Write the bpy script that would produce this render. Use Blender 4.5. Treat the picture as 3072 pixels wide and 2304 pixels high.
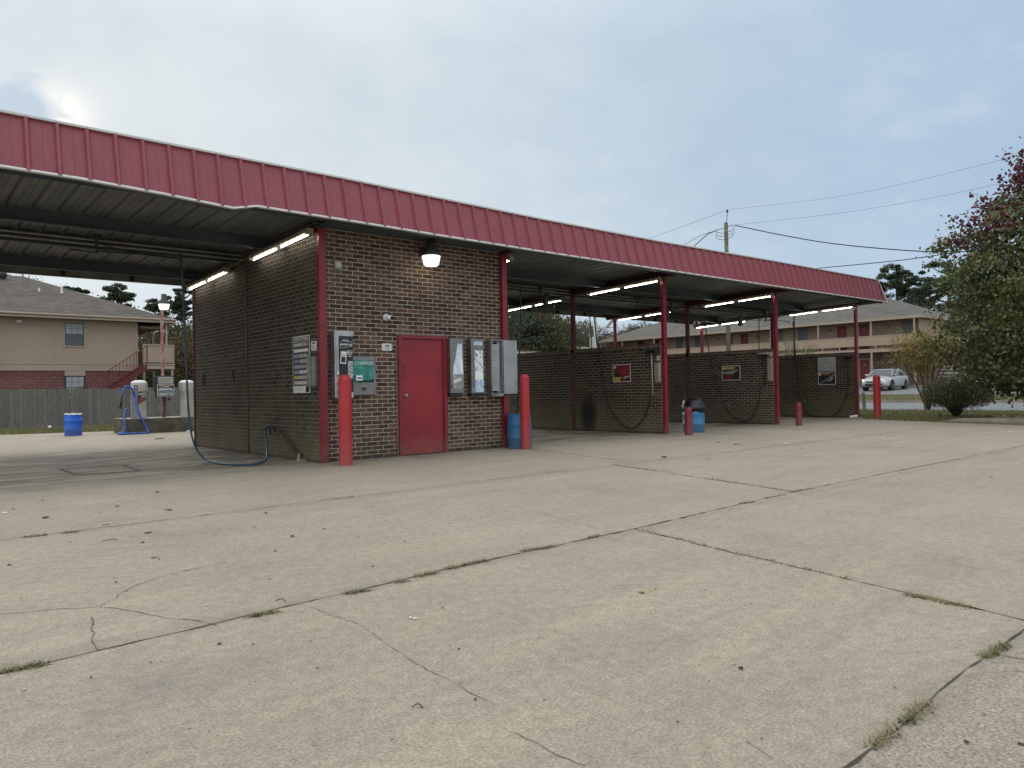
import bpy, math, random
import numpy as np
from mathutils import Vector, Matrix
R_ = math.radians
random.seed(7)
for o in list(bpy.data.objects): bpy.data.objects.remove(o)
SC = bpy.context.scene
COL = SC.collection

# ------------------------------------------------------------------ camera
YAW, PITCH, ROLL = .7169, .0082, -.0177
CAM = Vector((-5.1738, -10.4123, 1.0565))
fw = Vector((math.sin(YAW)*math.cos(PITCH), math.cos(YAW)*math.cos(PITCH), math.sin(PITCH)))
rt = Vector((math.cos(YAW), -math.sin(YAW), 0)); up = rt.cross(fw)
r2 = rt*math.cos(ROLL)+up*math.sin(ROLL); u2 = up*math.cos(ROLL)-rt*math.sin(ROLL)
cd = bpy.data.cameras.new('camera'); cam = bpy.data.objects.new('camera', cd); COL.objects.link(cam)
cam.matrix_world = Matrix(((r2.x, u2.x, -fw.x, CAM.x), (r2.y, u2.y, -fw.y, CAM.y), (r2.z, u2.z, -fw.z, CAM.z), (0, 0, 0, 1)))
cd.sensor_width = 36; cd.lens = 2220/3072*36; cd.clip_start = .05; cd.clip_end = 2000
SC.camera = cam
SC.view_settings.view_transform = 'Standard'; SC.view_settings.look = 'None'
SC.view_settings.exposure = 0.09; SC.view_settings.gamma = 1
SC.cycles.use_denoising = True
SC.cycles.max_bounces = 6; SC.cycles.diffuse_bounces = 4; SC.cycles.transparent_max_bounces = 6
SC.cycles.sample_clamp_indirect = 6

# ------------------------------------------------------------------ node helpers
class NT:
    def __init__(s, tree): s.t = tree; s.n = tree.nodes; s.l = tree.links
    def new(s, typ, **k):
        n = s.n.new(typ)
        for a, b in k.items(): setattr(n, a, b)
        return n
    def put(s, sock, v):
        if isinstance(v, bpy.types.NodeSocket): s.l.new(v, sock)
        elif isinstance(v, (tuple, list)):
            sock.default_value = tuple(v) if len(v) == len(sock.default_value) else tuple(v)+(1,)
        else: sock.default_value = v
    def math(s, op, a, b=0, c=None, clamp=False):
        n = s.new('ShaderNodeMath', operation=op, use_clamp=clamp)
        s.put(n.inputs[0], a); s.put(n.inputs[1], b)
        if c is not None: s.put(n.inputs[2], c)
        return n.outputs[0]
    def dot(s, a, v):
        n = s.new('ShaderNodeVectorMath', operation='DOT_PRODUCT'); s.put(n.inputs[0], a); n.inputs[1].default_value = v
        return n.outputs['Value']
    def mix(s, f, a, b, mode='MIX'):
        n = s.new('ShaderNodeMix', data_type='RGBA', blend_type=mode)
        s.put(n.inputs[0], f); s.put(n.inputs[6], a); s.put(n.inputs[7], b)
        return n.outputs[2]
    def noise(s, vec, scale, detail=4, rough=.55, dist=0):
        n = s.new('ShaderNodeTexNoise'); s.put(n.inputs['Vector'], vec)
        n.inputs['Scale'].default_value = scale; n.inputs['Detail'].default_value = detail
        n.inputs['Roughness'].default_value = rough; n.inputs['Distortion'].default_value = dist
        return n.outputs[0]
    def ramp(s, f, stops, interp='LINEAR'):
        n = s.new('ShaderNodeValToRGB'); n.color_ramp.interpolation = interp
        e = n.color_ramp.elements
        while len(e) < len(stops): e.new(.5)
        for i, (p, c) in enumerate(stops):
            e[i].position = p; e[i].color = (c, c, c, 1) if isinstance(c, (int, float)) else tuple(c)+(1,)
        s.put(n.inputs[0], f); return n.outputs[0]
    def mapr(s, v, a, b, c=0., d=1.):
        n = s.new('ShaderNodeMapRange'); n.clamp = True
        s.put(n.inputs[0], v); n.inputs[1].default_value = a; n.inputs[2].default_value = b
        n.inputs[3].default_value = c; n.inputs[4].default_value = d
        return n.outputs[0]
    def scale(s, vec, v):
        n = s.new('ShaderNodeVectorMath', operation='MULTIPLY'); s.put(n.inputs[0], vec); n.inputs[1].default_value = v
        return n.outputs[0]

def srgb(r, g, b):
    f = lambda c: (c/255/12.92) if c/255 <= .04045 else ((c/255+.055)/1.055)**2.4
    return (f(r), f(g), f(b))

# ------------------------------------------------------------------ world (overcast evening sky)
SUN = Vector((.1626, .9362, .3117)).normalized()
w = bpy.data.worlds.new('World'); SC.world = w; w.use_nodes = True
nt = NT(w.node_tree); nt.n.clear()
tc = nt.new('ShaderNodeTexCoord'); D = tc.outputs['Generated']
sky = nt.new('ShaderNodeTexSky', sky_type='NISHITA', sun_disc=False)
sky.sun_elevation = math.asin(SUN.z); sky.sun_rotation = math.atan2(SUN.x, SUN.y); sky.air_density = 1.2; sky.dust_density = 1
sep = nt.new('ShaderNodeSeparateXYZ'); nt.put(sep.inputs[0], D)
dz = sep.outputs[2]
side = nt.dot(D, tuple(rt))
n1 = nt.noise(nt.scale(D, (1.0, 1.0, 2.0)), 3.2, 6, .55, .25)
n2 = nt.noise(nt.scale(D, (1.4, 1.4, 2.6)), 9.0, 5, .55, .2)
nn = nt.math('ADD', nt.math('MULTIPLY', nt.math('SUBTRACT', n1, .5), 1.0), nt.math('MULTIPLY', nt.math('SUBTRACT', n2, .5), .30))
t = nt.math('ADD', nt.math('ADD', nt.mapr(side, -.75, .62), nt.math('MULTIPLY', nn, -.40)), 0)
base = nt.ramp(t, [(0., srgb(216, 223, 228)), (.34, srgb(207, 217, 223)), (.66, srgb(188, 204, 217)), (1., srgb(166, 189, 214))])
# brighter streaks of thin cloud
base = nt.mix(nt.mapr(nn, .0, .30, 0, .45), base, (.74, .785, .83, 1))
base = nt.mix(nt.mapr(nn, -.02, -.28, 0, .30), base, (.36, .46, .60, 1))
# pale horizon
base = nt.mix(nt.mapr(dz, .0, .22, .35, 0), base, srgb(214, 229, 240)+(1,))
# glow where the sun sits behind the cloud, dark cloud beside it
gs = nt.dot(D, tuple(SUN))
glow = nt.math('POWER', nt.math('MAXIMUM', gs, 0), 2600)
glow = nt.math('MULTIPLY', glow, nt.mapr(n2, .38, .52))
base = nt.mix(nt.math('MULTIPLY', nt.math('POWER', nt.math('MAXIMUM', gs, 0), 90), .26), base, (.80, .83, .84, 1))
dc = (fw*2220 + r2*(50-1536) - u2*(345-1152)).normalized()
dcl = nt.math('POWER', nt.math('MAXIMUM', nt.dot(D, tuple(dc)), 0), 1500)
base = nt.mix(nt.math('MULTIPLY', nt.mapr(nt.math('ADD', dcl, nt.math('MULTIPLY', nt.math('SUBTRACT', n2, .5), 1.3)), .25, .42), .75), base, srgb(178, 196, 216)+(1,))
base = nt.mix(glow, base, (1.05, 1.03, .96, 1))
# overcast luminance rises towards the zenith; warm fill light added to the unseen sky behind the camera
lum = nt.math('ADD', 1.0, nt.math('MULTIPLY', nt.mapr(dz, .42, .95), .95))
back = nt.mapr(nt.dot(D, tuple(fw)), .25, -.5, 0, .42)
lum = nt.math('ADD', lum, back)
sc_ = nt.new('ShaderNodeVectorMath', operation='SCALE'); nt.put(sc_.inputs[0], base); sc_.inputs['Scale'].default_value = 10.2
extra = nt.new('ShaderNodeVectorMath', operation='SCALE'); extra.inputs[0].default_value = (.78, .735, .66); nt.put(extra.inputs['Scale'], nt.math('MULTIPLY', nt.math('SUBTRACT', lum, 1.0), 10.2))
add_ = nt.new('ShaderNodeVectorMath', operation='ADD'); nt.put(add_.inputs[0], sc_.outputs[0]); nt.put(add_.inputs[1], extra.outputs[0])
col = nt.mix(.015, add_.outputs[0], sky.outputs[0])
bg = nt.new('ShaderNodeBackground'); nt.put(bg.inputs[0], col); bg.inputs[1].default_value = .1
out = nt.new('ShaderNodeOutputWorld'); nt.l.new(bg.outputs[0], out.inputs[0])

sd = bpy.data.lights.new('sun', 'SUN'); so = bpy.data.objects.new('sun', sd); COL.objects.link(so)
sd.energy = .7; sd.angle = R_(25); sd.color = (1, .95, .87)
so.rotation_euler = SUN.to_track_quat('Z', 'Y').to_euler(); so.location = (0, 0, 40)

# ------------------------------------------------------------------ materials
def mat(name):
    m = bpy.data.materials.new(name); m.use_nodes = True
    t = NT(m.node_tree); t.n.clear()
    b = t.new('ShaderNodeBsdfPrincipled'); o = t.new('ShaderNodeOutputMaterial'); t.l.new(b.outputs[0], o.inputs[0])
    g = t.new('ShaderNodeNewGeometry'); t.P = g.outputs['Position']; t.G = g; t.b = b
    return m, t
def bump(t, h, strength=.3, dist=.01):
    n = t.new('ShaderNodeBump'); n.inputs['Strength'].default_value = strength; n.inputs['Distance'].default_value = dist
    t.put(n.inputs['Height'], h); t.l.new(n.outputs[0], t.b.inputs['Normal'])
def simple(name, c, rough=.6, metal=0, var=.12, scale=3., bumpv=0, c2=None, fine=0, scuff=None):
    m, t = mat(name)
    n = t.noise(t.P, scale, 5, .6)
    c2 = c2 or tuple(x*(1-var*2.2) for x in c)
    colr = t.mix(t.mapr(n, .35, .68), c, c2)
    if scuff:
        sz = t.new('ShaderNodeSeparateXYZ'); t.put(sz.inputs[0], t.P)
        ch = t.math('ADD', t.noise(t.scale(t.P, (1, 1, .45)), 16, 6, .82), t.mapr(sz.outputs[2], .5, 0, 0, .05))
        colr = t.mix(t.mapr(ch, .685, .70, 0, .75), colr, scuff)
        dn = t.math('ADD', sz.outputs[2], t.math('MULTIPLY', t.math('SUBTRACT', t.noise(t.P, 7, 5, .75), .5), .7))
        colr = t.mix(t.mapr(dn, .38, -.05, 0, .38), colr, (.17, .14, .10, 1))
    if fine: colr = t.mix(fine, colr, t.ramp(t.noise(t.P, 60, 3), [(.3, 0.), (.7, 1.)]), 'OVERLAY')
    t.put(t.b.inputs['Base Color'], colr); t.b.inputs['Roughness'].default_value = rough; t.b.inputs['Metallic'].default_value = metal
    if bumpv: bump(t, t.noise(t.P, scale*8, 4), bumpv, .01)
    return m
def emit(name, c, s):
    m, t = mat(name); t.put(t.b.inputs['Base Color'], c); t.put(t.b.inputs['Emission Color'], c); t.b.inputs['Emission Strength'].default_value = s
    return m

def brick_mat(name, axis, cols, mortar, bw=.2032, bh=.0677, ms=.0055, dirt=0, soldier=False, stain=None, algae=0):
    m, t = mat(name)
    s = t.new('ShaderNodeSeparateXYZ'); t.put(s.inputs[0], t.P)
    u = s.outputs['X' if axis == 'x' else 'Y']
    # uneven mortar lines
    wob = t.math('MULTIPLY', t.math('SUBTRACT', t.noise(t.P, 22, 3), .5), .012)
    c = t.new('ShaderNodeCombineXYZ'); t.put(c.inputs[0], t.math('ADD', u, wob)); t.put(c.inputs[1], t.math('ADD', s.outputs[2], wob))
    def br():
        b = t.new('ShaderNodeTexBrick'); t.put(b.inputs['Vector'], c.outputs[0]); b.inputs['Scale'].default_value = 1
        b.offset = 0 if soldier else .5
        b.inputs['Brick Width'].default_value = bh if soldier else bw
        b.inputs['Row Height'].default_value = .4 if soldier else bh
        b.inputs['Mortar Size'].default_value = ms; b.inputs['Mortar Smooth'].default_value = .15
        return b
    b = br(); b.inputs['Color1'].default_value = (0, 0, 0, 1); b.inputs['Color2'].default_value = (1, 1, 1, 1); b.inputs['Mortar'].default_value = (.5,)*3+(1,)
    k = len(cols); colr = t.ramp(b.outputs[0], [(i/(k-1), cc) for i, cc in enumerate(cols)])
    n = t.noise(t.P, 35, 4, .65)
    colr = t.mix(.45, colr, t.ramp(n, [(.3, .25), (.7, .75)]), 'OVERLAY')
    mort = t.mix(t.mapr(t.noise(t.P, 9, 4), .3, .7), mortar, tuple(x*.62 for x in mortar))
    mf = t.math('MULTIPLY', b.outputs['Fac'], t.mapr(t.noise(t.P, 5, 4), .25, .42, .72, 1))
    colr = t.mix(mf, colr, mort)
    big = t.noise(t.P, 1.1, 5, .6)
    colr = t.mix(t.mapr(big, .45, .8, 0, .35), colr, tuple(x*.45 for x in cols[0]))
    if dirt:   # splashed mud on the lowest courses, uneven top edge
        h = t.math('ADD', s.outputs[2], t.math('MULTIPLY', t.math('SUBTRACT', t.noise(t.P, 2.2, 6, .7), .5), 1.1))
        colr = t.mix(t.mapr(h, .75, -.05, 0, dirt), colr, (.20, .165, .10, 1))
    if algae:
        a = t.mapr(t.noise(t.P, 1.7, 5, .65), .46, .66, 0, algae)
        colr = t.mix(t.math('MULTIPLY', a, t.mapr(s.outputs[2], 1.9, .9)), colr, (.105, .10, .035, 1))
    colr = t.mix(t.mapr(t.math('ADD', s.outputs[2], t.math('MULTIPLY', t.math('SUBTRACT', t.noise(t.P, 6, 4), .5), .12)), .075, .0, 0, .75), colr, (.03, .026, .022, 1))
    ef = t.mapr(t.noise(t.scale(t.P, (1, 1, .6)), 4.5, 6, .75), .66, .74, 0, .30)
    colr = t.mix(ef, colr, (.42, .39, .34, 1))
    if stain:  # black oily splash
        p = t.new('ShaderNodeVectorMath', operation='DISTANCE'); t.put(p.inputs[0], t.scale(t.P, (0, 1, .55))); p.inputs[1].default_value = (0, stain[0], stain[1]*.55)
        d = t.math('ADD', p.outputs['Value'], t.math('MULTIPLY', t.math('SUBTRACT', t.noise(t.P, 14, 6, .75), .5), .55))
        colr = t.mix(t.mapr(d, .33, .16, 0, .93), colr, (.012, .012, .013, 1))
    t.put(t.b.inputs['Base Color'], colr); t.b.inputs['Roughness'].default_value = .9
    hgt = t.math('SUBTRACT', t.math('MULTIPLY', n, .25), b.outputs['Fac'])
    bump(t, hgt, .8, .006)
    return m

DB = [(.030, .020, .018), (.066, .036, .026), (.10, .054, .036), (.135, .080, .053)]
M = {}
M['brick_x'] = brick_mat('dark_brick_front', 'x', DB, (.56, .49, .39), dirt=.12)
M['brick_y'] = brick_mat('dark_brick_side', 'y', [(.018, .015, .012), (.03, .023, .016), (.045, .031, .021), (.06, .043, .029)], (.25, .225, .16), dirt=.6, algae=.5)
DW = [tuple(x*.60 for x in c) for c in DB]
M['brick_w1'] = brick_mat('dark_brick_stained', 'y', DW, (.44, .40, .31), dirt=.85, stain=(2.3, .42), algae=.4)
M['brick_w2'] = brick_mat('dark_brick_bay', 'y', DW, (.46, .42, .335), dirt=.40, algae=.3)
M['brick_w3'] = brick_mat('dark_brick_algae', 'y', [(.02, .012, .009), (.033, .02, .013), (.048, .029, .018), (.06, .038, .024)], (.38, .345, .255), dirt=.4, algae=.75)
M['brick_sol'] = brick_mat('dark_brick_coping', 'y', DB, (.36, .33, .27), soldier=True)
M['brick_solx'] = brick_mat('dark_brick_coping_end', 'x', DB, (.17, .155, .125), soldier=True)
M['brick_red'] = brick_mat('red_brick', 'x', [(.10, .022, .022), (.15, .03, .03), (.20, .045, .04), (.13, .03, .03)], (.36, .27, .24), ms=.009)
M['brick_apt'] = brick_mat('brown_brick_apartment', 'y', [(.085, .045, .033), (.12, .065, .045), (.15, .08, .06), (.10, .055, .04)], (.30, .26, .23), ms=.009)

def fascia_mat(name, c, c2):
    m, t = mat(name)
    n = t.noise(t.scale(t.P, (1, 1, .15)), 7, 5, .6)
    colr = t.mix(t.mapr(n, .3, .7), c, c2)
    st = t.noise(t.scale(t.P, (1, 1, .06)), 30, 4, .7)
    colr = t.mix(t.mapr(st, .5, .8, 0, .12), colr, (.45, .25, .26, 1))
    pat = t.noise(t.P, .8, 4, .6)
    colr = t.mix(t.mapr(pat, .5, .75, 0, .16), colr, (.30, .10, .12, 1))
    chip = t.noise(t.scale(t.P, (1, 1, .4)), 11, 6, .8)
    colr = t.mix(t.mapr(chip, .735, .75, 0, .8), colr, (.5, .42, .4, 1))
    t.put(t.b.inputs['Base Color'], colr)
    t.put(t.b.inputs['Roughness'], t.mapr(pat, .2, .8, .36, .6))
    bump(t, t.noise(t.P, 1.6, 3), .25, .05)
    return m
M['fascia'] = fascia_mat('burgundy_sheet_metal', (.275, .058, .077), (.245, .049, .064))
M['red'] = simple('maroon_steel_paint', (.235, .014, .026), .42, 0, .14, 6, .05, scuff=(.12, .06, .05))
M['reddark'] = simple('dark_maroon_paint', (.115, .012, .02), .55, 0, .2, 6)  # darker tone of the column maroon, for mid columns and side wall strips
M['rust'] = simple('rusty_brown_steel', (.085, .065, .045), .7, .2, .3, 12)
M['reddoor'] = simple('red_door_paint', (.30, .014, .022), .42, 0, .16, 1.3, .03, scuff=(.17, .02, .025))
def bollard_mat():
    m, t = mat('faded_red_bollard_sleeve')
    s = t.new('ShaderNodeSeparateXYZ'); t.put(s.inputs[0], t.P)
    n = t.noise(t.P, 9, 5, .7)
    colr = t.mix(t.mapr(n, .3, .7), (.43, .020, .026, 1), (.35, .016, .022, 1))
    colr = t.mix(t.mapr(t.noise(t.scale(t.P, (1, 1, .5)), 18, 6, .82), .68, .70, 0, .6), colr, (.55, .22, .2, 1))
    h = t.math('ADD', s.outputs[2], t.math('MULTIPLY', t.math('SUBTRACT', t.noise(t.P, 8, 5, .7), .5), .5))
    colr = t.mix(t.mapr(h, .55, .0, 0, .45), colr, (.33, .12, .10, 1))
    t.put(t.b.inputs['Base Color'], colr); t.b.inputs['Roughness'].default_value = .45
    bump(t, t.noise(t.P, 60, 3), .15, .003); return m
M['bollard'] = bollard_mat()
M['white_trim'] = simple('white_trim_paint', (.60, .60, .59), .4, 0, .12, 5, c2=(.60, .58, .53))
def rusty():
    m, t = mat('chipped_white_trim'); n = t.noise(t.P, 12, 6, .8)
    t.put(t.b.inputs['Base Color'], t.mix(t.mapr(n, .60, .64, 0, .9), (.70, .69, .67, 1), (.22, .10, .07, 1))); t.b.inputs['Roughness'].default_value = .5; return m
M['chip'] = rusty()
def deck_mat():
    m, t = mat('weathered_galvanised_deck')
    n = t.noise(t.scale(t.P, (1, .12, 1)), 9, 5, .65)
    colr = t.mix(t.mapr(n, .3, .7), (.11, .12, .122, 1), (.20, .20, .188, 1))
    colr = t.mix(t.mapr(t.noise(t.P, 1.3, 5, .7), .5, .75, 0, .5), colr, (.06, .05, .04, 1))
    t.put(t.b.inputs['Base Color'], colr); t.b.inputs['Roughness'].default_value = .7; t.b.inputs['Metallic'].default_value = .1; return m
M['deck'] = deck_mat()
M['purlin'] = simple('dark_painted_purlin', (.062, .082, .094), .55, .1, .15, 4)
M['purlin_light'] = simple('grey_painted_eave', (.27, .26, .23), .6, 0, .2, 3)
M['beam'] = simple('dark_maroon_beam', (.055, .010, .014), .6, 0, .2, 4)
M['conduit'] = simple('galvanised_conduit', (.36, .34, .29), .45, .3, .15, 8)
M['black'] = simple('black_rubber', (.012, .013, .016), .5, 0, .2, 20)
M['teal_hose'] = simple('teal_blue_hose', (.014, .075, .135), .4, 0, .2, 10)
M['blue_hose'] = simple('blue_vacuum_hose', (.03, .10, .40), .42, 0, .15, 12)
M['blue_barrel'] = simple('blue_plastic_barrel', (.012, .12, .62), .38, 0, .08, 4, scuff=(.05, .18, .55))
M['dull_barrel'] = simple('faded_blue_plastic_barrel', (.016, .135, .30), .5, 0, .12, 4, c2=(.03, .12, .24), scuff=(.14, .24, .33))
M['sky_barrel'] = simple('light_blue_plastic_barrel', (.035, .22, .46), .45, 0, .12, 4, scuff=(.35, .50, .58))
def steel(name, c, r=.32):
    m, t = mat(name)
    n = t.noise(t.scale(t.P, (1, 1, 12)), 14, 4, .6); n_ = t.noise(t.P, 3.5, 5, .6)
    t.put(t.b.inputs['Base Color'], t.mix(t.mapr(n_, .3, .7), c, tuple(x*.6 for x in c)))
    t.b.inputs['Metallic'].default_value = .85; t.put(t.b.inputs['Roughness'], t.mapr(n, .3, .7, r-.06, r+.14)); return m
M['steel'] = steel('brushed_stainless', (.50, .50, .49))
M['steel_dark'] = steel('dull_stainless', (.30, .29, .28), .4)
M['alum'] = simple('aluminium_vacuum_canister', (.52, .50, .47), .4, .35, .12, 4)
M['white'] = simple('white_plastic', (.78, .78, .76), .45, 0, .05, 5)
M['paper'] = simple('white_paper', (.72, .71, .66), .8, 0, .08, 9)
M['ink'] = simple('black_print', (.014, .016, .018), .45, 0, .1, 9)
M['navy'] = simple('navy_print', (.02, .028, .075), .5, 0, .15, 9)
M['teal'] = None
def teal():
    m, t = mat('teal_printed_panel')
    s = t.new('ShaderNodeSeparateXYZ'); t.put(s.inputs[0], t.P)
    n = t.noise(t.P, 9, 5, .6, .8)
    c = t.ramp(n, [(.32, (.012, .11, .10)), (.5, (.02, .20, .17)), (.66, (.09, .36, .27))])
    t.put(t.b.inputs['Base Color'], c); t.b.inputs['Roughness'].default_value = .25; return m
M['teal'] = teal()
def worn(name, a, b, sc_=18, th=.5):
    m, t = mat(name); n = t.noise(t.scale(t.P, (1, 1, .5)), sc_, 5, .75)
    t.put(t.b.inputs['Base Color'], t.mix(t.mapr(n, th-.02, th+.02), a, b)); t.b.inputs['Roughness'].default_value = .5; return m
M['decal_torn'] = worn('torn_pale_decal', (.55, .68, .74), (.80, .84, .85), 9, .5)
M['decal_shreds'] = worn('shredded_decal', (.80, .82, .82), (.05, .055, .06), 34, .54)
M['decal_blue'] = worn('peeling_blue_decal', (.33, .47, .64), (.66, .74, .80), 40, .52)
M['decal_drip'] = worn('peeled_white_decal', (.86, .86, .84), (.10, .12, .13), 46, .62)
M['yellow'] = simple('yellow_print', (.55, .42, .10), .5, 0, .1, 9)
M['orange'] = simple('orange_print', (.50, .13, .05), .5, 0, .1, 9)
M['greenp'] = simple('green_print', (.10, .30, .07), .5, 0, .1, 9)
M['cream'] = simple('cream_print', (.55, .50, .38), .5, 0, .1, 9)
M['greyp'] = simple('grey_print', (.30, .31, .33), .5, 0, .1, 9)
M['bluegrey'] = simple('blue_grey_print', (.16, .19, .28), .5, 0, .1, 9)
M['tube'] = emit('fluorescent_tube', (1., .97, .88), 22.)
M['lampglass'] = emit('lit_lamp_refractor', (1., .96, .84), 1.12)
M['lampglass2'] = emit('lit_white_refractor', (.98, .97, .98), 1.15)
M['lamphousing'] = simple('dark_lamp_housing', (.05, .055, .05), .5, .2, .1, 9)
M['fixture'] = simple('grimy_fixture_housing', (.33, .29, .21), .6, 0, .2, 9)
M['duct'] = simple('pale_grey_liner', (.45, .46, .44), .5, 0, .12, 5)

def concrete(name, base, agg=0.):
    m, t = mat(name)
    s = t.new('ShaderNodeSeparateXYZ'); t.put(s.inputs[0], t.P)
    big = t.noise(t.P, .35, 5, .6); mid = t.noise(t.P, 1.9, 6, .65); st = t.noise(t.scale(t.P, (.35, 2.2, 1)), 1.5, 6, .62, .3)
    fine = t.noise(t.P, 90, 3, .6); sp = t.noise(t.P, 34, 3, .7); gr = t.noise(t.P, 260, 2, .6)
    c = t.mix(t.mapr(big, .3, .7), base, tuple(x*.82 for x in base))
    c = t.mix(t.mapr(mid, .38, .70, 0, .42), c, (base[0]*.74, base[1]*.74, base[2]*.78, 1))
    c = t.mix(t.mapr(st, .52, .72, 0, .34), c, (base[0]*1.20, base[1]*1.17, base[2]*1.08, 1))
    c = t.mix(t.mapr(st, .46, .28, 0, .45), c, (base[0]*.68, base[1]*.69, base[2]*.74, 1))
    c = t.mix(.62+agg*.4, c, t.ramp(fine, [(.28, .22), (.5, .5), (.72, .8)]), 'OVERLAY')
    c = t.mix(.42, c, t.ramp(gr, [(.25, .15), (.5, .5), (.75, .85)]), 'OVERLAY')
    c = t.mix(t.mapr(sp, .66, .70, 0, .45), c, (.12, .10, .085, 1))
    sp2 = t.noise(t.P, 26, 2, .6)
    c = t.mix(t.mapr(sp2, .71, .73, 0, .7), c, (.05, .045, .04, 1))
    if agg:
        v = t.new('ShaderNodeTexVoronoi'); t.put(v.inputs['Vector'], t.P); v.inputs['Scale'].default_value = 55
        c = t.mix(t.mapr(v.outputs[0], .5, .2, 0, .10), c, (.62, .58, .5, 1))
        c = t.mix(t.mapr(t.noise(t.P, 12, 3, .7), .64, .70, 0, .5), c, (.06, .055, .05, 1))
    # damp, muddy bay floors (between the wash walls) and tyre-dragged mud
    def band(v, a0, a1, b0, b1):
        return t.math('MULTIPLY', t.mapr(v, a0, a1), t.mapr(v, b1, b0))
    wob = t.math('MULTIPLY', t.math('SUBTRACT', t.noise(t.P, .9, 5, .65), .5), 2.4)
    yy = t.math('ADD', s.outputs[1], wob)
    bay = t.math('MULTIPLY', band(yy, -.9, .6, 5.0, 7.0), t.mapr(s.outputs[0], 19.5, 18.0))
    mud = t.mix(t.mapr(t.noise(t.scale(t.P, (.5, 1.5, 1)), 1.1, 6, .66, 1.4), .47, .56), (.095, .082, .060, 1), (.27, .235, .175, 1))
    c = t.mix(t.math('MULTIPLY', bay, .88), c, mud)
    # grime running along the front of the wash
    fr = band(yy, -1.9, -.4, .1, 1.2)
    c = t.mix(t.math('MULTIPLY', fr, .22), c, (.17, .15, .11, 1))
    # dirt collected along the slab joints, patchy
    for jy in (-6.85, -3.72, -9.46):
        dj = t.math('ABSOLUTE', t.math('ADD', s.outputs[1], -jy))
        dj = t.math('ADD', dj, t.math('MULTIPLY', t.math('SUBTRACT', t.noise(t.P, 3.1, 5, .7), .5), .45))
        c = t.mix(t.mapr(dj, .10, -.02, 0, .40), c, (.19, .165, .14, 1))
    # rubbed tyre scuffs: bundles of thin parallel lines, and grey-violet patches
    rot = t.new('ShaderNodeVectorRotate', rotation_type='Z_AXIS'); t.put(rot.inputs['Vector'], t.P); rot.inputs['Angle'].default_value = .55
    ln = t.noise(t.scale(rot.outputs[0], (.5, 26, 1)), 1.4, 3, .6); pm = t.noise(t.scale(rot.outputs[0], (.6, 1.2, 1)), .8, 4, .6)
    c = t.mix(t.math('MULTIPLY', t.mapr(ln, .55, .68), t.mapr(pm, .50, .66, 0, .42)), c, (.16, .145, .13, 1))
    c = t.mix(t.math('MULTIPLY', t.mapr(ln, .45, .32), t.mapr(pm, .48, .64, 0, .30)), c, (.46, .42, .34, 1))
    vp = t.noise(t.P, .75, 6, .72)
    c = t.mix(t.mapr(vp, .56, .70, 0, .40), c, (.185, .165, .155, 1))
    med = t.noise(t.P, 17, 4, .7)
    c = t.mix(.40, c, t.ramp(med, [(.28, .25), (.5, .5), (.72, .74)]), 'OVERLAY')
    # round oil drips
    v2 = t.new('ShaderNodeTexVoronoi'); t.put(v2.inputs['Vector'], t.scale(t.P, (1, 1, 0))); v2.inputs['Scale'].default_value = .55
    dd = t.math('ADD', v2.outputs[0], t.math('MULTIPLY', t.math('SUBTRACT', t.noise(t.P, 7, 4), .5), .05))
    c = t.mix(t.mapr(dd, .062, .03, 0, .42), c, (.13, .125, .12, 1))
    t.put(t.b.inputs['Base Color'], c); t.put(t.b.inputs['Roughness'], t.mapr(mid, .3, .7, .78, .92))
    hh = t.math('ADD', t.math('MULTIPLY', fine, .7), t.math('MULTIPLY', sp, .4))
    bump(t, hh, .16, .006)
    return m
M['concrete'] = concrete('light_concrete_slab', (.388, .328, .250))
M['concrete_agg'] = concrete('coarse_concrete_slab', (.345, .292, .222), 1.)
M['joint'] = simple('dirty_slab_joint', (.10, .085, .06), .95, 0, .35, 9)
M['joint_thin'] = simple('hairline_crack', (.17, .14, .105), .95, 0, .25, 12)
M['old_conc'] = simple('mossy_island_concrete', (.13, .115, .08), .9, 0, .25, 2.2, .3, c2=(.045, .04, .028), fine=.4)
M['old_conc_top'] = simple('pale_island_top', (.36, .33, .27), .9, 0, .15, 3, .2)
M['kerb'] = simple('worn_kerb_concrete', (.30, .27, .21), .9, 0, .15, 2, .25, fine=.35)
M['asphalt'] = simple('grey_asphalt', (.20, .205, .215), .9, 0, .10, 1.2, .2, fine=.35)
M['drygrass'] = simple('dry_grass_ground', (.125, .115, .045), .95, 0, .3, 1.6, .5, c2=(.075, .09, .025), fine=.5)
M['grass'] = simple('green_grass_ground', (.085, .105, .032), .95, 0, .3, 2.0, .5, c2=(.12, .115, .045), fine=.5)
M['blade'] = simple('grass_blades', (.13, .14, .045), .8, 0, .3, 1.1, c2=(.24, .20, .10))
M['weed'] = simple('dry_weed_blades', (.30, .245, .14), .8, 0, .25, 5, c2=(.16, .16, .075))
M['gravel'] = simple('straw_and_leaf_litter', (.30, .23, .15), .95, 0, .25, 8, .4, c2=(.12, .09, .055), fine=.5)
def wood_fence():
    m, t = mat('grey_weathered_boards')
    n = t.noise(t.scale(t.P, (8, 8, .7)), 6, 5, .7, .3); v = t.G.outputs['Random Per Island']
    c = t.mix(t.mapr(n, .3, .7), (.215, .20, .172, 1), (.10, .095, .085, 1))
    c = t.mix(.5, c, t.ramp(v, [(0, .35), (1, .62)]), 'OVERLAY')
    t.put(t.b.inputs['Base Color'], c); t.b.inputs['Roughness'].default_value = .9; bump(t, n, .4, .01); return m
M['fence'] = wood_fence()
M['post'] = simple('grey_wood_pole', (.20, .175, .14), .85, 0, .2, 4, .2)
M['siding'] = simple('tan_board_siding', (.40, .30, .222), .75, 0, .06, .8, c2=(.36, .268, .197))
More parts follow.
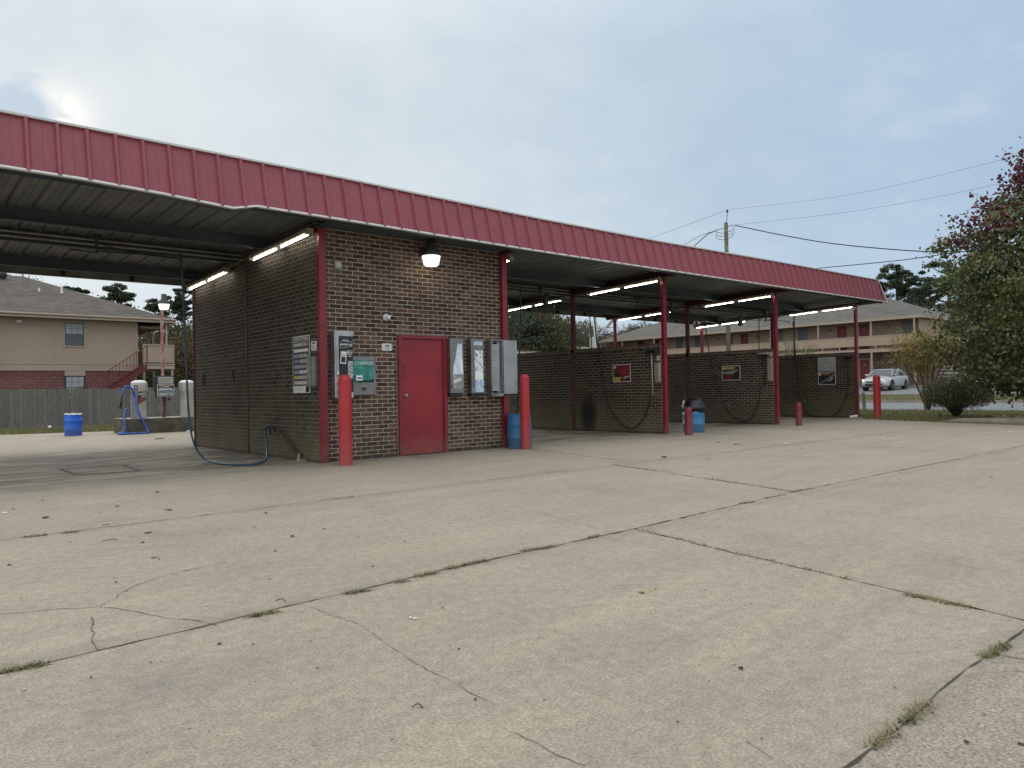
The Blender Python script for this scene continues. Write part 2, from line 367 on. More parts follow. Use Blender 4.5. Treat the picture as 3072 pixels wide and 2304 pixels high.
M['siding_d'] = simple('tan_board_siding_porch', (.30, .225, .16), .8, 0, .06, .8, c2=(.27, .20, .14))
M['tantrim'] = simple('tan_wood_trim', (.40, .32, .255), .7, 0, .06, 2)
M['soffit'] = simple('brown_soffit', (.16, .12, .085), .8, 0, .1, 2)
def shingle(name, a, b):
    m, t = mat(name)
    s = t.new('ShaderNodeSeparateXYZ'); t.put(s.inputs[0], t.P)
    c = t.new('ShaderNodeCombineXYZ'); t.put(c.inputs[0], t.math('ADD', s.outputs[0], s.outputs[1])); t.put(c.inputs[1], t.math('MULTIPLY', s.outputs[2], 1.0))
    br = t.new('ShaderNodeTexBrick'); t.put(br.inputs['Vector'], c.outputs[0]); br.inputs['Scale'].default_value = 1
    br.inputs['Brick Width'].default_value = .33; br.inputs['Row Height'].default_value = .062; br.inputs['Mortar Size'].default_value = .004
    br.inputs['Color1'].default_value = (0, 0, 0, 1); br.inputs['Color2'].default_value = (1, 1, 1, 1); br.inputs['Mortar'].default_value = (.1, .1, .1, 1)
    n = t.noise(t.P, 3, 5, .7)
    cc = t.mix(br.outputs[0], a, b); cc = t.mix(.35, cc, t.ramp(n, [(.3, .3), (.7, .7)]), 'OVERLAY')
    t.put(t.b.inputs['Base Color'], cc); t.b.inputs['Roughness'].default_value = .95; return m
M['shingle'] = shingle('grey_brown_shingles', (.085, .072, .060), (.145, .122, .102))
M['shingle2'] = shingle('grey_shingles', (.085, .078, .07), (.148, .136, .123))
M['glass'] = simple('window_glass', (.045, .055, .065), .08, 0, .2, 3)
M['blind'] = simple('pale_window_blind', (.36, .38, .38), .5, 0, .1, 2)
M['blindd'] = simple('dim_window_blind', (.10, .12, .13), .4, 0, .15, 3)
M['winframe'] = simple('dark_window_frame', (.035, .03, .028), .5, 0, .1, 3)
M['mullion'] = simple('window_grille_bars', (.10, .11, .11), .5, 0, .1, 3)
M['stairred'] = simple('dark_red_stair_paint', (.14, .016, .02), .5, 0, .15, 4)
M['aptdoor'] = simple('dark_red_apartment_door', (.16, .012, .02), .5, 0, .1, 4)
def peel():
    m, t = mat('peeling_red_post_paint'); n = t.noise(t.scale(t.P, (1, 1, .35)), 16, 5, .75)
    t.put(t.b.inputs['Base Color'], t.mix(t.mapr(n, .46, .53), (.30, .05, .06, 1), (.38, .27, .26, 1))); t.b.inputs['Roughness'].default_value = .7; return m
M['peel'] = peel()
M['carpaint'] = simple('silver_car_paint', (.50, .51, .52), .28, .3, .04, 3)
M['whitepaint'] = simple('white_car_paint', (.78, .79, .80), .3, 0, .04, 3)
M['bluepaint'] = simple('dark_blue_car_paint', (.02, .03, .08), .25, .2, .04, 3)
M['carglass'] = simple('car_window_glass', (.05, .06, .065), .06, 0, .1, 3)
M['tyre'] = simple('tyre_rubber', (.02, .02, .021), .8, 0, .1, 9)
M['rim'] = simple('alloy_rim', (.35, .36, .37), .3, .7, .1, 9)
M['chrome'] = simple('chrome_trim', (.7, .71, .72), .15, .9, .05, 9)
M['bark'] = simple('grey_brown_bark', (.085, .07, .055), .95, 0, .25, 6, .4)
M['barkpale'] = simple('pale_grey_bark', (.115, .095, .075), .95, 0, .2, 6, .3)
M['plasticbag'] = simple('black_bin_bag_plastic', (.010, .010, .013), .34, 0, .2, 10, .4)
M['leafy'] = simple('yellow_dry_leaf', (.45, .24, .05), .7, 0, .2, 30)
M['deadleaf'] = simple('dark_dead_leaf', (.04, .03, .022), .9, 0, .2, 30)
def leaf(name, cs, trans=.25):
    m, t = mat(name)
    v = t.G.outputs['Random Per Island']; n = t.noise(t.P, .8, 3)
    k = len(cs); f = t.math('ADD', t.math('MULTIPLY', v, .75), t.math('MULTIPLY', t.math('SUBTRACT', n, .3), .6))
    c = t.ramp(f, [(i/(k-1), x) for i, x in enumerate(cs)])
    t.n.remove(t.b)
    d = t.new('ShaderNodeBsdfDiffuse'); tr = t.new('ShaderNodeBsdfTranslucent'); mx = t.new('ShaderNodeMixShader'); mx.inputs[0].default_value = trans
    gl = t.new('ShaderNodeBsdfGlossy'); gl.inputs['Roughness'].default_value = .45; m2 = t.new('ShaderNodeMixShader'); m2.inputs[0].default_value = .05
    t.put(d.inputs[0], c); t.put(tr.inputs[0], c); t.l.new(d.outputs[0], mx.inputs[1]); t.l.new(tr.outputs[0], mx.inputs[2])
    t.l.new(mx.outputs[0], m2.inputs[1]); t.l.new(gl.outputs[0], m2.inputs[2])
    o = [x for x in t.n if x.type == 'OUTPUT_MATERIAL'][0]; t.l.new(m2.outputs[0], o.inputs[0]); return m
M['lf_pear'] = leaf('green_pear_leaves', [(.040, .062, .022), (.078, .108, .036), (.13, .15, .05), (.20, .20, .075)])
M['lf_red'] = leaf('burgundy_pear_leaves', [(.06, .016, .022), (.11, .022, .03), (.16, .035, .04)])
M['lf_olive'] = leaf('olive_orange_pear_leaves', [(.07, .06, .02), (.12, .09, .03), (.20, .075, .03)])
M['lf_pine'] = leaf('pine_needles', [(.016, .034, .014), (.035, .06, .022), (.06, .085, .035)], .1)
M['lf_dark'] = leaf('dark_evergreen_leaves', [(.016, .028, .014), (.032, .050, .022), (.055, .072, .032)], .15)
M['lf_mix'] = leaf('autumn_mixed_leaves', [(.03, .045, .015), (.07, .065, .02), (.12, .085, .03), (.14, .06, .035)])
M['lf_brown'] = leaf('thin_brown_leaves', [(.05, .046, .028), (.085, .07, .04), (.07, .075, .032)])
M['lf_yellow'] = leaf('yellow_green_leaves', [(.10, .12, .03), (.20, .17, .045), (.32, .22, .05), (.22, .11, .03)])
M['lf_bush'] = leaf('dark_olive_bush_leaves', [(.06, .062, .03), (.105, .10, .045), (.16, .13, .065)])
M['lf_light'] = leaf('pale_green_shrub_leaves', [(.10, .13, .05), (.20, .24, .10), (.34, .36, .20)])

# ------------------------------------------------------------------ mesh builder
class MB:
    def __init__(s): s.v = []; s.f = []; s.m = []
    def quad(s, a, b, c, d, m=0):
        k = len(s.v); s.v += [tuple(a), tuple(b), tuple(c), tuple(d)]; s.f.append((k, k+1, k+2, k+3)); s.m.append(m)
    def poly(s, pts, m=0):
        k = len(s.v); s.v += [tuple(p) for p in pts]; s.f.append(tuple(range(k, k+len(pts)))); s.m.append(m)
    def box(s, x0, x1, y0, y1, z0, z1, m=0, T=None):
        P = [(x0, y0, z0), (x1, y0, z0), (x1, y1, z0), (x0, y1, z0), (x0, y0, z1), (x1, y0, z1), (x1, y1, z1), (x0, y1, z1)]
        if T is not None: P = [tuple(T @ Vector(p)) for p in P]
        k = len(s.v); s.v += P
        for f in ((3, 2, 1, 0), (4, 5, 6, 7), (0, 1, 5, 4), (1, 2, 6, 5), (2, 3, 7, 6), (3, 0, 4, 7)):
            s.f.append(tuple(k+i for i in f)); s.m.append(m)
        return s
    def bevbox(s, x0, x1, y0, y1, z0, z1, b=.01, m=0):
        bx = MB(); cx = [(x0+b, x1-b), (y0+b, y1-b), (z0+b, z1-b)]
        # chamfered box as convex hull of inset faces
        P = []
        for sx in (0, 1):
            for sy in (0, 1):
                for sz in (0, 1):
                    P += [((x0, x1)[sx], cx[1][sy], cx[2][sz]), (cx[0][sx], (y0, y1)[sy], cx[2][sz]), (cx[0][sx], cx[1][sy], (z0, z1)[sz])]
        import bmesh
        bm = bmesh.new(); vs = [bm.verts.new(p) for p in P]; bmesh.ops.convex_hull(bm, input=vs)
        bmesh.ops.dissolve_limit(bm, angle_limit=.01, verts=bm.verts, edges=bm.edges)
        s.addbm(bm, m); return s
    def addbm(s, bm, m=0):
        bm.verts.index_update(); k = len(s.v); s.v += [tuple(v.co) for v in bm.verts]
        for f in bm.faces: s.f.append(tuple(k+v.index for v in f.verts)); s.m.append(m)
        bm.free()
    def ring_loft(s, rings, m=0, cap=True, closed=True):
        k = len(s.v); n = len(rings[0])
        for r in rings: s.v += [tuple(p) for p in r]
        for i in range(len(rings)-1):
            for j in range(n if closed else n-1):
                a = k+i*n+j; b = k+i*n+(j+1) % n
                s.f.append((a, b, b+n, a+n)); s.m.append(m)
        if cap:
            s.f.append(tuple(k+j for j in range(n))[::-1]); s.m.append(m)
            s.f.append(tuple(k+(len(rings)-1)*n+j for j in range(n))); s.m.append(m)
    def lathe(s, c, prof, n=24, m=0, cap=True):
        s.ring_loft([[(c[0]+r*math.cos(2*math.pi*j/n), c[1]+r*math.sin(2*math.pi*j/n), c[2]+z) for j in range(n)] for r, z in prof], m, cap); return s
    def tube(s, pts, r, n=8, m=0, r1=None, smooth=0):
        pts = [Vector(p) for p in pts]
        if smooth and len(pts) > 2:
            q = []; P = [pts[0]*2-pts[1]]+pts+[pts[-1]*2-pts[-2]]
            for i in range(1, len(P)-2):
                for k in range(smooth):
                    t = k/smooth; a, b, c, d = P[i-1], P[i], P[i+1], P[i+2]
                    q.append(.5*((2*b)+(c-a)*t+(2*a-5*b+4*c-d)*t*t+(-a+3*b-3*c+d)*t**3))
            q.append(pts[-1]); pts = q
        if r1 is None: r1 = r
        rings = []; up_ = None
        for i, p in enumerate(pts):
            d = (pts[min(i+1, len(pts)-1)]-pts[max(i-1, 0)])
            if d.length < 1e-7: d = Vector((0, 0, 1))
            d.normalize()
            if up_ is None: up_ = Vector((0, 0, 1)) if abs(d.z) < .9 else Vector((1, 0, 0))
            a = d.cross(up_)
            if a.length < 1e-4: a = d.cross(Vector((0, 1, 0)))
            a.normalize(); b = a.cross(d); up_ = b
            rr = r+(r1-r)*i/max(1, len(pts)-1)
            rings.append([p+a*rr*math.cos(2*math.pi*j/n)+b*rr*math.sin(2*math.pi*j/n) for j in range(n)])
        s.ring_loft(rings, m); return s
    def build(s, name, mats, parent=None, smooth=False, local=False):
        me = bpy.data.meshes.new(name)
        if not isinstance(mats, (list, tuple)): mats = [mats]
        V = s.v
        off = Vector((0, 0, 0))
        if parent is None and V:
            A = np.array(V, dtype=float); mn, mx = A.min(0), A.max(0)
            off = Vector(((mn[0]+mx[0])/2, (mn[1]+mx[1])/2, mn[2])); V = (A-np.array(off)).tolist()
        me.from_pydata(V, [], s.f)
        for m_ in mats: me.materials.append(M[m_] if isinstance(m_, str) else m_)
        if len(mats) > 1: me.polygons.foreach_set('material_index', s.m)
        if smooth: me.polygons.foreach_set('use_smooth', [True]*len(me.polygons))
        me.update()
        o = bpy.data.objects.new(name, me); COL.objects.link(o)
        if parent is not None:
            o.parent = parent
            if not local: o.location = -wl(parent)
        else: o.location = off
        return o
def wl(p):
    v = Vector((0, 0, 0))
    while p is not None: v = v+p.location; p = p.parent
    return v
def smooth_angle(o, a=40):
    m = o.modifiers.new('ws', 'EDGE_SPLIT'); m.split_angle = R_(a)
    o.data.polygons.foreach_set('use_smooth', [True]*len(o.data.polygons)); return o
def tag(o, label=None, cat=None, group=None, kind=None):
    if label: o['label'] = label
    if cat: o['category'] = cat
    if group: o['group'] = group
    if kind: o['kind'] = kind
    return o
def thing(name, loc, label, cat, group=None):
    o = bpy.data.objects.new(name, None); o.empty_display_size = .2; COL.objects.link(o); o.location = loc
    return tag(o, label, cat, group)
def dup(root, loc=None, rotz=None, label=None, scale=None):
    r = root.copy(); COL.objects.link(r)
    if loc is not None: r.location = loc
    if rotz is not None: r.rotation_euler = (0, 0, rotz)
    if scale is not None: r.scale = (scale,)*3 if not isinstance(scale, tuple) else scale
    if label: r['label'] = label
    for ch in list(root.children):
        c = ch.copy(); COL.objects.link(c); c.parent = r
        for g in list(ch.children):
            d = g.copy(); COL.objects.link(d); d.parent = c
    return r
def text(mb, body, size, T, m=0, ext=.001, bold=0., sx=1., align='CENTER', shear=0.):
    cu = bpy.data.curves.new('t', 'FONT'); cu.body = body; cu.size = size; cu.align_x = align; cu.align_y = 'CENTER'
    cu.extrude = ext; cu.offset = bold; cu.shear = shear; cu.resolution_u = 3
    ob = bpy.data.objects.new('t', cu); COL.objects.link(ob)
    me = bpy.data.meshes.new_from_object(ob)
    k = len(mb.v)
    for v in me.vertices: mb.v.append(tuple(T @ Vector((v.co.x*sx, v.co.y, v.co.z))))
    for p in me.polygons: mb.f.append(tuple(k+i for i in p.vertices)); mb.m.append(m)
    bpy.data.objects.remove(ob); bpy.data.curves.remove(cu); bpy.data.meshes.remove(me)
def TY(x, y, z):   # text frame on a wall facing -Y
    return Matrix(((1, 0, 0, x), (0, 0, -1, y), (0, 1, 0, z), (0, 0, 0, 1)))
def TX(x, y, z):   # text frame on a wall facing -X
    return Matrix(((0, 0, -1, x), (-1, 0, 0, y), (0, 1, 0, z), (0, 0, 0, 1)))

# ------------------------------------------------------------------ GROUND
def gz(x):
    P = [(-1e4, -.02), (37.8, -.02), (38.6, .06), (43.5, .32), (46, .55), (49, .63), (51.1, .70), (51.2, .82), (1e4, .82)]
    for (a, za), (b, zb) in zip(P, P[1:]):
        if x <= b: return za+(zb-za)*(x-a)/(b-a)
def strip(xs, y0, y1, dz, name, m, **k):
    mb = MB()
    for a, b in zip(xs, xs[1:]): mb.quad((a, y0, gz(a)+dz), (b, y0, gz(b)+dz), (b, y1, gz(b)+dz), (a, y1, gz(a)+dz))
    o = mb.build(name, m); tag(o, kind='structure', **k); return o
strip([-500, -60, 17, 37.8, 38.6, 43.5, 46, 49, 51.1, 51.2, 60, 700], -500, 600, 0, 'ground', 'drygrass')
strip([38.55, 43.4], -60, 80, .004, 'grass_verge', 'grass')
strip([43.4, 46, 49, 51.05], -60, 80, .008, 'parking_lot', 'asphalt')
mb = MB()
mb.quad((25.9, -60, -.012), (37.6, -60, -.012), (37.6, 80, -.012), (25.9, 80, -.012)); tag(mb.build('road', 'asphalt'), kind='structure')
mb = MB(); mb.box(37.6, 37.78, -60, 80, -.02, .12); mb.box(43.32, 43.46, -60, 80, .2, .37)
tag(mb.build('road_kerb', 'kerb'), kind='structure')
mb = MB(); mb.box(51.1, 53.2, 9.5, 44, .5, .86)
tag(mb.build('pavement', 'kerb'), kind='structure')
# concrete lot: outline polygon, 30 mm above the soil
out_ = [(-30, -30), (15.2, -30), (15.55, -7.0), (15.75, -5.1), (16.3, -3.15), (17.0, -1.3), (17.45, -.45), (18.5, -.2), (18.6, 7.4), (9, 11.3), (3, 14.2), (.77, 14.95), (-2.2, 16.0), (-9, 18.0), (-30, 24)]
def crack(mb, pts, w0, jit, m, seg=.12, seed=0, z=.003):
    rnd = random.Random(seed); P = [Vector((p[0], p[1])) for p in pts]; line = []
    for a, b in zip(P, P[1:]):
        n = max(1, int((b-a).length/seg))
        for i in range(n): line.append(a.lerp(b, i/n))
    line.append(P[-1]); L = []; off = 0
    for i, p in enumerate(line):
        d = (line[min(i+1, len(line)-1)]-line[max(0, i-1)]).normalized(); nrm = Vector((-d.y, d.x))
        off = off*.75+rnd.uniform(-jit, jit)
        w = w0*(rnd.uniform(.2, 1.2) if rnd.random() > .06 else rnd.uniform(1.2, 2.2))
        L.append((p+nrm*(off+w/2), p+nrm*(off-w/2)))
    for (a, b), (c, d) in zip(L, L[1:]): mb.quad((a.x, a.y, z), (b.x, b.y, z), (d.x, d.y, z), (c.x, c.y, z), m)
mb = MB()
def clip_poly(poly, f):   # f(p)->signed distance, keep >=0
    o = []
    for i in range(len(poly)):
        a, b = poly[i], poly[(i+1) % len(poly)]; fa, fb = f(a), f(b)
        if fa >= 0: o.append(a)
        if (fa >= 0) != (fb >= 0):
            t = fa/(fa-fb); o.append((a[0]+(b[0]-a[0])*t, a[1]+(b[1]-a[1])*t))
    return o
main = clip_poly(out_, lambda p: p[1]+9.46); low = clip_poly(out_, lambda p: -9.46-p[1])
mb.poly([(x, y, 0) for x, y in main], 0); mb.poly([(x, y, 0) for x, y in low], 1)
for a, b in zip(out_, out_[1:]+out_[:1]): mb.quad((a[0], a[1], -.2), (b[0], b[1], -.2), (b[0], b[1], 0), (a[0], a[1], 0), 0)
J = [([(-12, -6.96), (-4.8, -6.95), (-2.27, -6.82), (-.85, -6.817), (1.73, -6.71), (9.1, -6.77), (15.5, -6.8)], .030, .006),
     ([(-.847, -6.817), (-1.02, -7.669), (-1.167, -8.561), (-1.35, -9.46)], .024, .016),
     ([(1.732, -6.71), (2.594, -3.59)], .035, .006), ([(3.0, -3.6), (3.75, -.68)], .028, .008),
     ([(-12, -3.80), (-4.2, -3.7), (.74, -3.6), (2.6, -3.59), (4.7, -3.75), (8.05, -3.72), (12.4, -3.9), (15.9, -4.1)], .022, .005),
     ([(7.0, -6.76), (7.02, -6.5), (8.05, -3.72)], .02, .008), ([(4.09, -6.74), (3.79, -8.1), (3.5, -9.46)], .012, .006),
     ([(-12, -.45), (-4.05, -.33), (0, -.22)], .02, .003), ([(3.9, -.12), (17.9, -.12)], .02, .004),
     ([(-12, -9.44), (-3.1, -9.465), (-2.2, -9.445), (-1.4, -9.455), (14, -9.46)], .016, .006),
     ([(-1.9, -9.46), (-1.6, -10.4), (-1.55, -12)], .012, .012),
     ([(-14, 9.2), (-4, 9.0), (6, 9.1)], .02, .006), ([(-5, 6.2), (-4.2, 14)], .018, .006), ([(8.1, -3.72), (10.4, -.1)], .018, .006)]
for i, (p, w_, j_) in enumerate(J): crack(mb, p, w_*.42, j_*.8, 2, .07, i)
exec_q = {}
def gp(px, py):
    d = fw + r2*((px-1536)/2220) - u2*((py-1152)/2220); s_ = -CAM.z/d.z
    return (CAM.x+d.x*s_, CAM.y+d.y*s_)
def rg(l, s=.6944, oy=1250): return [gp(a*s, oy+b*s) for a, b in l]
cr = [rg([(0, 853), (200, 838), (430, 823), (500, 790), (515, 768), (600, 725), (700, 690), (850, 655), (980, 628)]),
      rg([(430, 823), (600, 845), (640, 860), (820, 880), (940, 905)]),
      rg([(390, 870), (405, 940), (400, 975), (435, 1010)]),
      rg([(1340, 825), (1480, 875), (1560, 900), (1630, 955), (1720, 1010), (1770, 1050), (1860, 1100), (1950, 1140), (2040, 1190), (2150, 1250)]),
      [gp(1536+a*.6944, 1250+b*.6944) for a, b in [(1005, 1405), (1060, 1440), (1120, 1480)]],
      [gp(1536+a*.6944, 1250+b*.6944) for a, b in [(0, 1360), (100, 1410), (200, 1470), (320, 1510)]],
      [gp(1536+a*.6944, 1250+b*.6944) for a, b in [(0, 390), (120, 415), (250, 450), (430, 500)]]]
for i, p in enumerate(cr): crack(mb, p, (.0055 if i < 3 else .0032), .007, 3, .03, 50+i)
lot = mb.build('concrete_lot', ['concrete', 'concrete_agg', 'joint', 'joint_thin']); tag(lot, kind='structure')
# kerb mound at the right
mb = MB(); kp = [(16.55, -3.0), (16.35, -3.6), (16.1, -4.6), (15.95, -6.0), (15.9, -9.0)]
rings = []
for i, (x, y) in enumerate(kp):
    h = (.03, .12, .14, .14, .14)[i]; wd = (.05, .22, .3, .3, .3)[i]
    rings.append([(x-wd*.5, y, -.05), (x-wd*.3, y, h*.85), (x-wd*.1, y, h), (x+wd*.3, y, h), (x+wd*.5, y, h*.7), (x+wd*.6, y, -.05)])
mb.ring_loft(rings); tag(mb.build('kerb', 'kerb', smooth=True), kind='structure')
# straw patch
mb = MB(); rnd = random.Random(3)
pp = [(19.2+1.9*math.cos(a)*rnd.uniform(.8, 1.1), -5.0+2.2*math.sin(a)*rnd.uniform(.8, 1.1), -.004) for a in np.linspace(0, 6.28, 22)[:-1]]
mb.poly(pp); tag(mb.build('leaf_litter', 'gravel'), kind='structure')

# grass blades
def blades(name, area, n, h, m, seed, label, zf=lambda x: gz(x)):
    rng = np.random.default_rng(seed); V = []; F = []
    for i in range(n):
        x, y = area(rng)
        if x is None: continue
        a = rng.uniform(0, 6.28); hh = h*rng.uniform(.4, 1.3); ww = .004+h*.10; lx, ly = rng.normal(0, .35, 2)*hh; z = zf(x)
        k = len(V); V += [(x-math.cos(a)*ww, y-math.sin(a)*ww, z), (x+math.cos(a)*ww, y+math.sin(a)*ww, z), (x+lx, y+ly, z+hh)]
        F.append((k, k+1, k+2))
    mb = MB(); mb.v = V; mb.f = F; mb.m = [0]*len(F)
    o = mb.build(name, m); tag(o, label, 'grass', kind='stuff'); return o
def inpoly(x, y, P):
    c = False
    for i in range(len(P)):
        (x1, y1), (x2, y2) = P[i], P[i-1]
        if (y1 > y) != (y2 > y) and x < (x2-x1)*(y-y1)/(y2-y1)+x1: c = not c
    return c
def a1(r):
    while True:
        x, y = r.uniform(15.6, 25.8), r.uniform(-9, 6)
        if not inpoly(x, y, out_) and not (abs(x-19.2) < 1.5 and abs(y+5) < 1.8 and r.uniform() < .8): return x, y
blades('grass', a1, 26000, .07, 'blade', 1, 'dry patchy grass between the concrete lot and the road')
def a2(r):
    while True:
        x, y = r.uniform(-9, 4.5), r.uniform(14.5, 20.4)
        if not inpoly(x, y, out_): return x, y
blades('grass', a2, 14000, .08, 'blade', 2, 'green grass strip in front of the grey board fence')
blades('grass', lambda r: (r.uniform(38.6, 43.3), r.uniform(-6, 14)), 12000, .10, 'blade', 3, 'mown grass verge between the road and the parking lot')
# weeds in the slab joints: clusters where the photo shows them
wd = [((-12, -6.96), (-4.55, -6.95), 120)]
segs = [(rg([(0, 1108), (200, 1070)]), 110), (rg([(1075, 865), (1195, 845)]), 90), (rg([(1490, 768), (1595, 750)]), 75), (rg([(1700, 718), (1760, 710)]), 40), (rg([(1800, 692), (1880, 676)]), 70),
        (rg([(1930, 660), (2105, 622)]), 170), (rg([(105, 522), (200, 512)]), 70), (rg([(262, 505), (345, 497)]), 45), (rg([(1410, 358), (1540, 345)]), 30)]
q = lambda l: [gp(1536+a*.6944, 1250+b*.6944) for a, b in l]
segs += [(q([(45, 582), (185, 562)]), 110), (q([(335, 525), (380, 515)]), 50), (q([(990, 376), (1045, 370)]), 45), (q([(1205, 325), (1300, 312)]), 60), (q([(860, 268), (1200, 322)]), 90),
         (q([(1700, 770), (1990, 828)]), 120), (q([(2040, 1045), (2140, 985)]), 130), (q([(1690, 1330), (1800, 1240)]), 90), (q([(1560, 1430), (1660, 1350)]), 60), (q([(560, 490), (900, 575)]), 70), (q([(900, 575), (1450, 700)]), 60),
         (q([(1650, 238), (1960, 178)]), 70), (q([(440, 210), (700, 240)]), 60), (q([(1100, 352), (1180, 340)]), 30)]
rng = np.random.default_rng(9); V = []; F = []
for s_, n in segs:
    (x0, y0), (x1, y1) = s_
    for i in range(int(n*2.2)):
        t = rng.uniform(); x = x0+(x1-x0)*t+rng.normal(0, .012); y = y0+(y1-y0)*t+rng.normal(0, .012)
        hh = rng.uniform(.006, .024); a = rng.uniform(0, 6.28); lx, ly = rng.normal(0, .022, 2)
        k = len(V); V += [(x-math.cos(a)*.003, y-math.sin(a)*.003, 0), (x+math.cos(a)*.003, y+math.sin(a)*.003, 0), (x+lx, y+ly, hh)]; F.append((k, k+1, k+2))
mb = MB(); mb.v = V; mb.f = F; mb.m = [0]*len(F); tag(mb.build('weeds', 'weed'), 'short weeds growing in the joints of the concrete lot', 'weeds', kind='stuff')

# ------------------------------------------------------------------ CAR WASH BUILDING
X3, X4, X5 = 8.42, 13.31, 18.18
XR = 3.70
deck = lambda y: 3.77-.0375*(y+.6)
W = thing('car_wash_building', (7, 2.5, 0), 'open-bay brick car wash with a long burgundy metal fascia', 'car wash')
mb = MB()  # equipment room shell (own faces per side so bricks run on each wall)
mb.quad((0, 0, -.1), (XR, 0, -.1), (XR, 0, 3.72), (0, 0, 3.72), 0)
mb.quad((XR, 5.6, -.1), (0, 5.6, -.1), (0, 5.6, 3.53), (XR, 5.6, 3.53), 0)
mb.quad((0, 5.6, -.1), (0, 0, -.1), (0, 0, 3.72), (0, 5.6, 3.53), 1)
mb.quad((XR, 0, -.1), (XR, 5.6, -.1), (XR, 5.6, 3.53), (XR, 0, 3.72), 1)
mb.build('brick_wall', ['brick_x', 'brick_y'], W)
for i, X in enumerate((X3, X4, X5)):
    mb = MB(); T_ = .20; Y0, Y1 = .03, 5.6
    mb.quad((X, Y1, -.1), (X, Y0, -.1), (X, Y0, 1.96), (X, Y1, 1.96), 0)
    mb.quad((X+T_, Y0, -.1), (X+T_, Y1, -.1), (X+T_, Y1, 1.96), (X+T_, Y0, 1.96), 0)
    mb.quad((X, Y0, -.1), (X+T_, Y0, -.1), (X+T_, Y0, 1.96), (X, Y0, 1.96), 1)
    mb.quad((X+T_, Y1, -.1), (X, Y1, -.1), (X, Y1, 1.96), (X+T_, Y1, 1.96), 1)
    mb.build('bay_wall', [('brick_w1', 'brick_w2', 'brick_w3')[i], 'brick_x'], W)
    mb = MB(); x0, x1, y0, y1 = X-.012, X+T_+.012, Y0-.004, Y1+.006
    mb.box(x0, x1, y0, y1, 1.96, 2.06); c = mb.build('coping', ['brick_sol'], W)
# columns
def column(x, y, h, w_=.115, d=.075, y0=None):
    mb = MB(); y0 = y if y0 is None else y0
    mb.box(x, x+w_, y0, y0+.008, 0, h); mb.box(x, x+w_, y0+d-.008, y0+d, 0, h); mb.box(x+w_/2-.02, x+w_/2+.02, y0+.008, y0+d-.008, 0, h)
    mb.box(x+.004, x+.012, y0+.008, y0+d-.008, 0, h); mb.box(x+w_-.012, x+w_-.004, y0+.008, y0+d-.008, 0, h)
    mb.build('column', 'red', W)
beamb = lambda y: deck(y)-.2
column(0.0, -.078, 3.57); column(XR-.06, -.078, 3.56, .115)
for X in (X3, X4, X5):
    column(X+.03, -.05, beamb(0)-.005)
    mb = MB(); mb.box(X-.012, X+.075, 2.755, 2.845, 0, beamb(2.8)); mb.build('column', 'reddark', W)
    mb = MB(); mb.box(X+.0, X+.08, 5.61, 5.69, 0, beamb(5.65)); mb.build('column', 'red', W)
for y in (-.05, 2.8, 5.65):
    mb = MB(); mb.box(-4.93, -4.8, y, y+.1, 0, beamb(y)); mb.build('column', 'red', W)
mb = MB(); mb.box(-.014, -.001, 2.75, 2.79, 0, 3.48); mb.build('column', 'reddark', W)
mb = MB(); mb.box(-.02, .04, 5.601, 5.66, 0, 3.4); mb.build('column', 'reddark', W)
# beams along Y over the columns
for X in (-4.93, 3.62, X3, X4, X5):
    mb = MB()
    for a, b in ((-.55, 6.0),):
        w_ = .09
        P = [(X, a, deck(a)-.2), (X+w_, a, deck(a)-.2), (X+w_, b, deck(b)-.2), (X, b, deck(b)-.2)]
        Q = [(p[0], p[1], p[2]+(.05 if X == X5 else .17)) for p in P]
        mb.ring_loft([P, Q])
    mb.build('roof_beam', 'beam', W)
# deck: ribbed sheet, ribs along Y every 0.3048, hats
mb = MB(); RX0 = -3.7997; PIT = .3048; XL, XE = -6.3, 18.32
i0 = int((XL-RX0)/PIT)-1; i1 = int((XE-RX0)/PIT)+1
prof = []
for i in range(i0, i1):
    x = RX0+i*PIT
    for dx, dz in ((0, 0), (.03, 0), (.045, .035), (.07, .035), (.085, 0), (.16, 0), (.165, .008), (.175, .008), (.18, 0), (.235, 0), (.24, .008), (.25, .008), (.255, 0)):
        if XL < x+dx < XE: prof.append((x+dx, dz))
for (xa, za), (xb, zb) in zip(prof, prof[1:]):
    mb.quad((xa, -.55, deck(-.55)+za), (xb, -.55, deck(-.55)+zb), (xb, 6.05, deck(6.05)+zb), (xa, 6.05, deck(6.05)+za))
mb.quad((XL, -.55, deck(-.55)+.06), (XE, -.55, deck(-.55)+.06), (XE, 6.05, deck(6.05)+.06), (XL, 6.05, deck(6.05)+.06))
mb.build('roof_deck', 'deck', W)
# purlins along X (Z sections)
for y in (1.62, 2.95, 4.9):
    z = deck(y)-.004
    for xa, xb in ((XL, -4.93), (-4.83, -.02), (3.72, X3-.01), (X3+.1, X4-.01), (X4+.1, X5-.01), (X5+.1, XE)):
        mb = MB(); mb.box(xa, xb, y, y+.006, z-.2, z); mb.box(xa, xb, y-.06, y, z-.2, z-.194); mb.box(xa, xb, y+.006, y+.06, z-.008, z-.002)
        mb.box(xa, xb, y-.064, y-.06, z-.2, z-.18)
        mb.build('purlin', 'purlin', W)
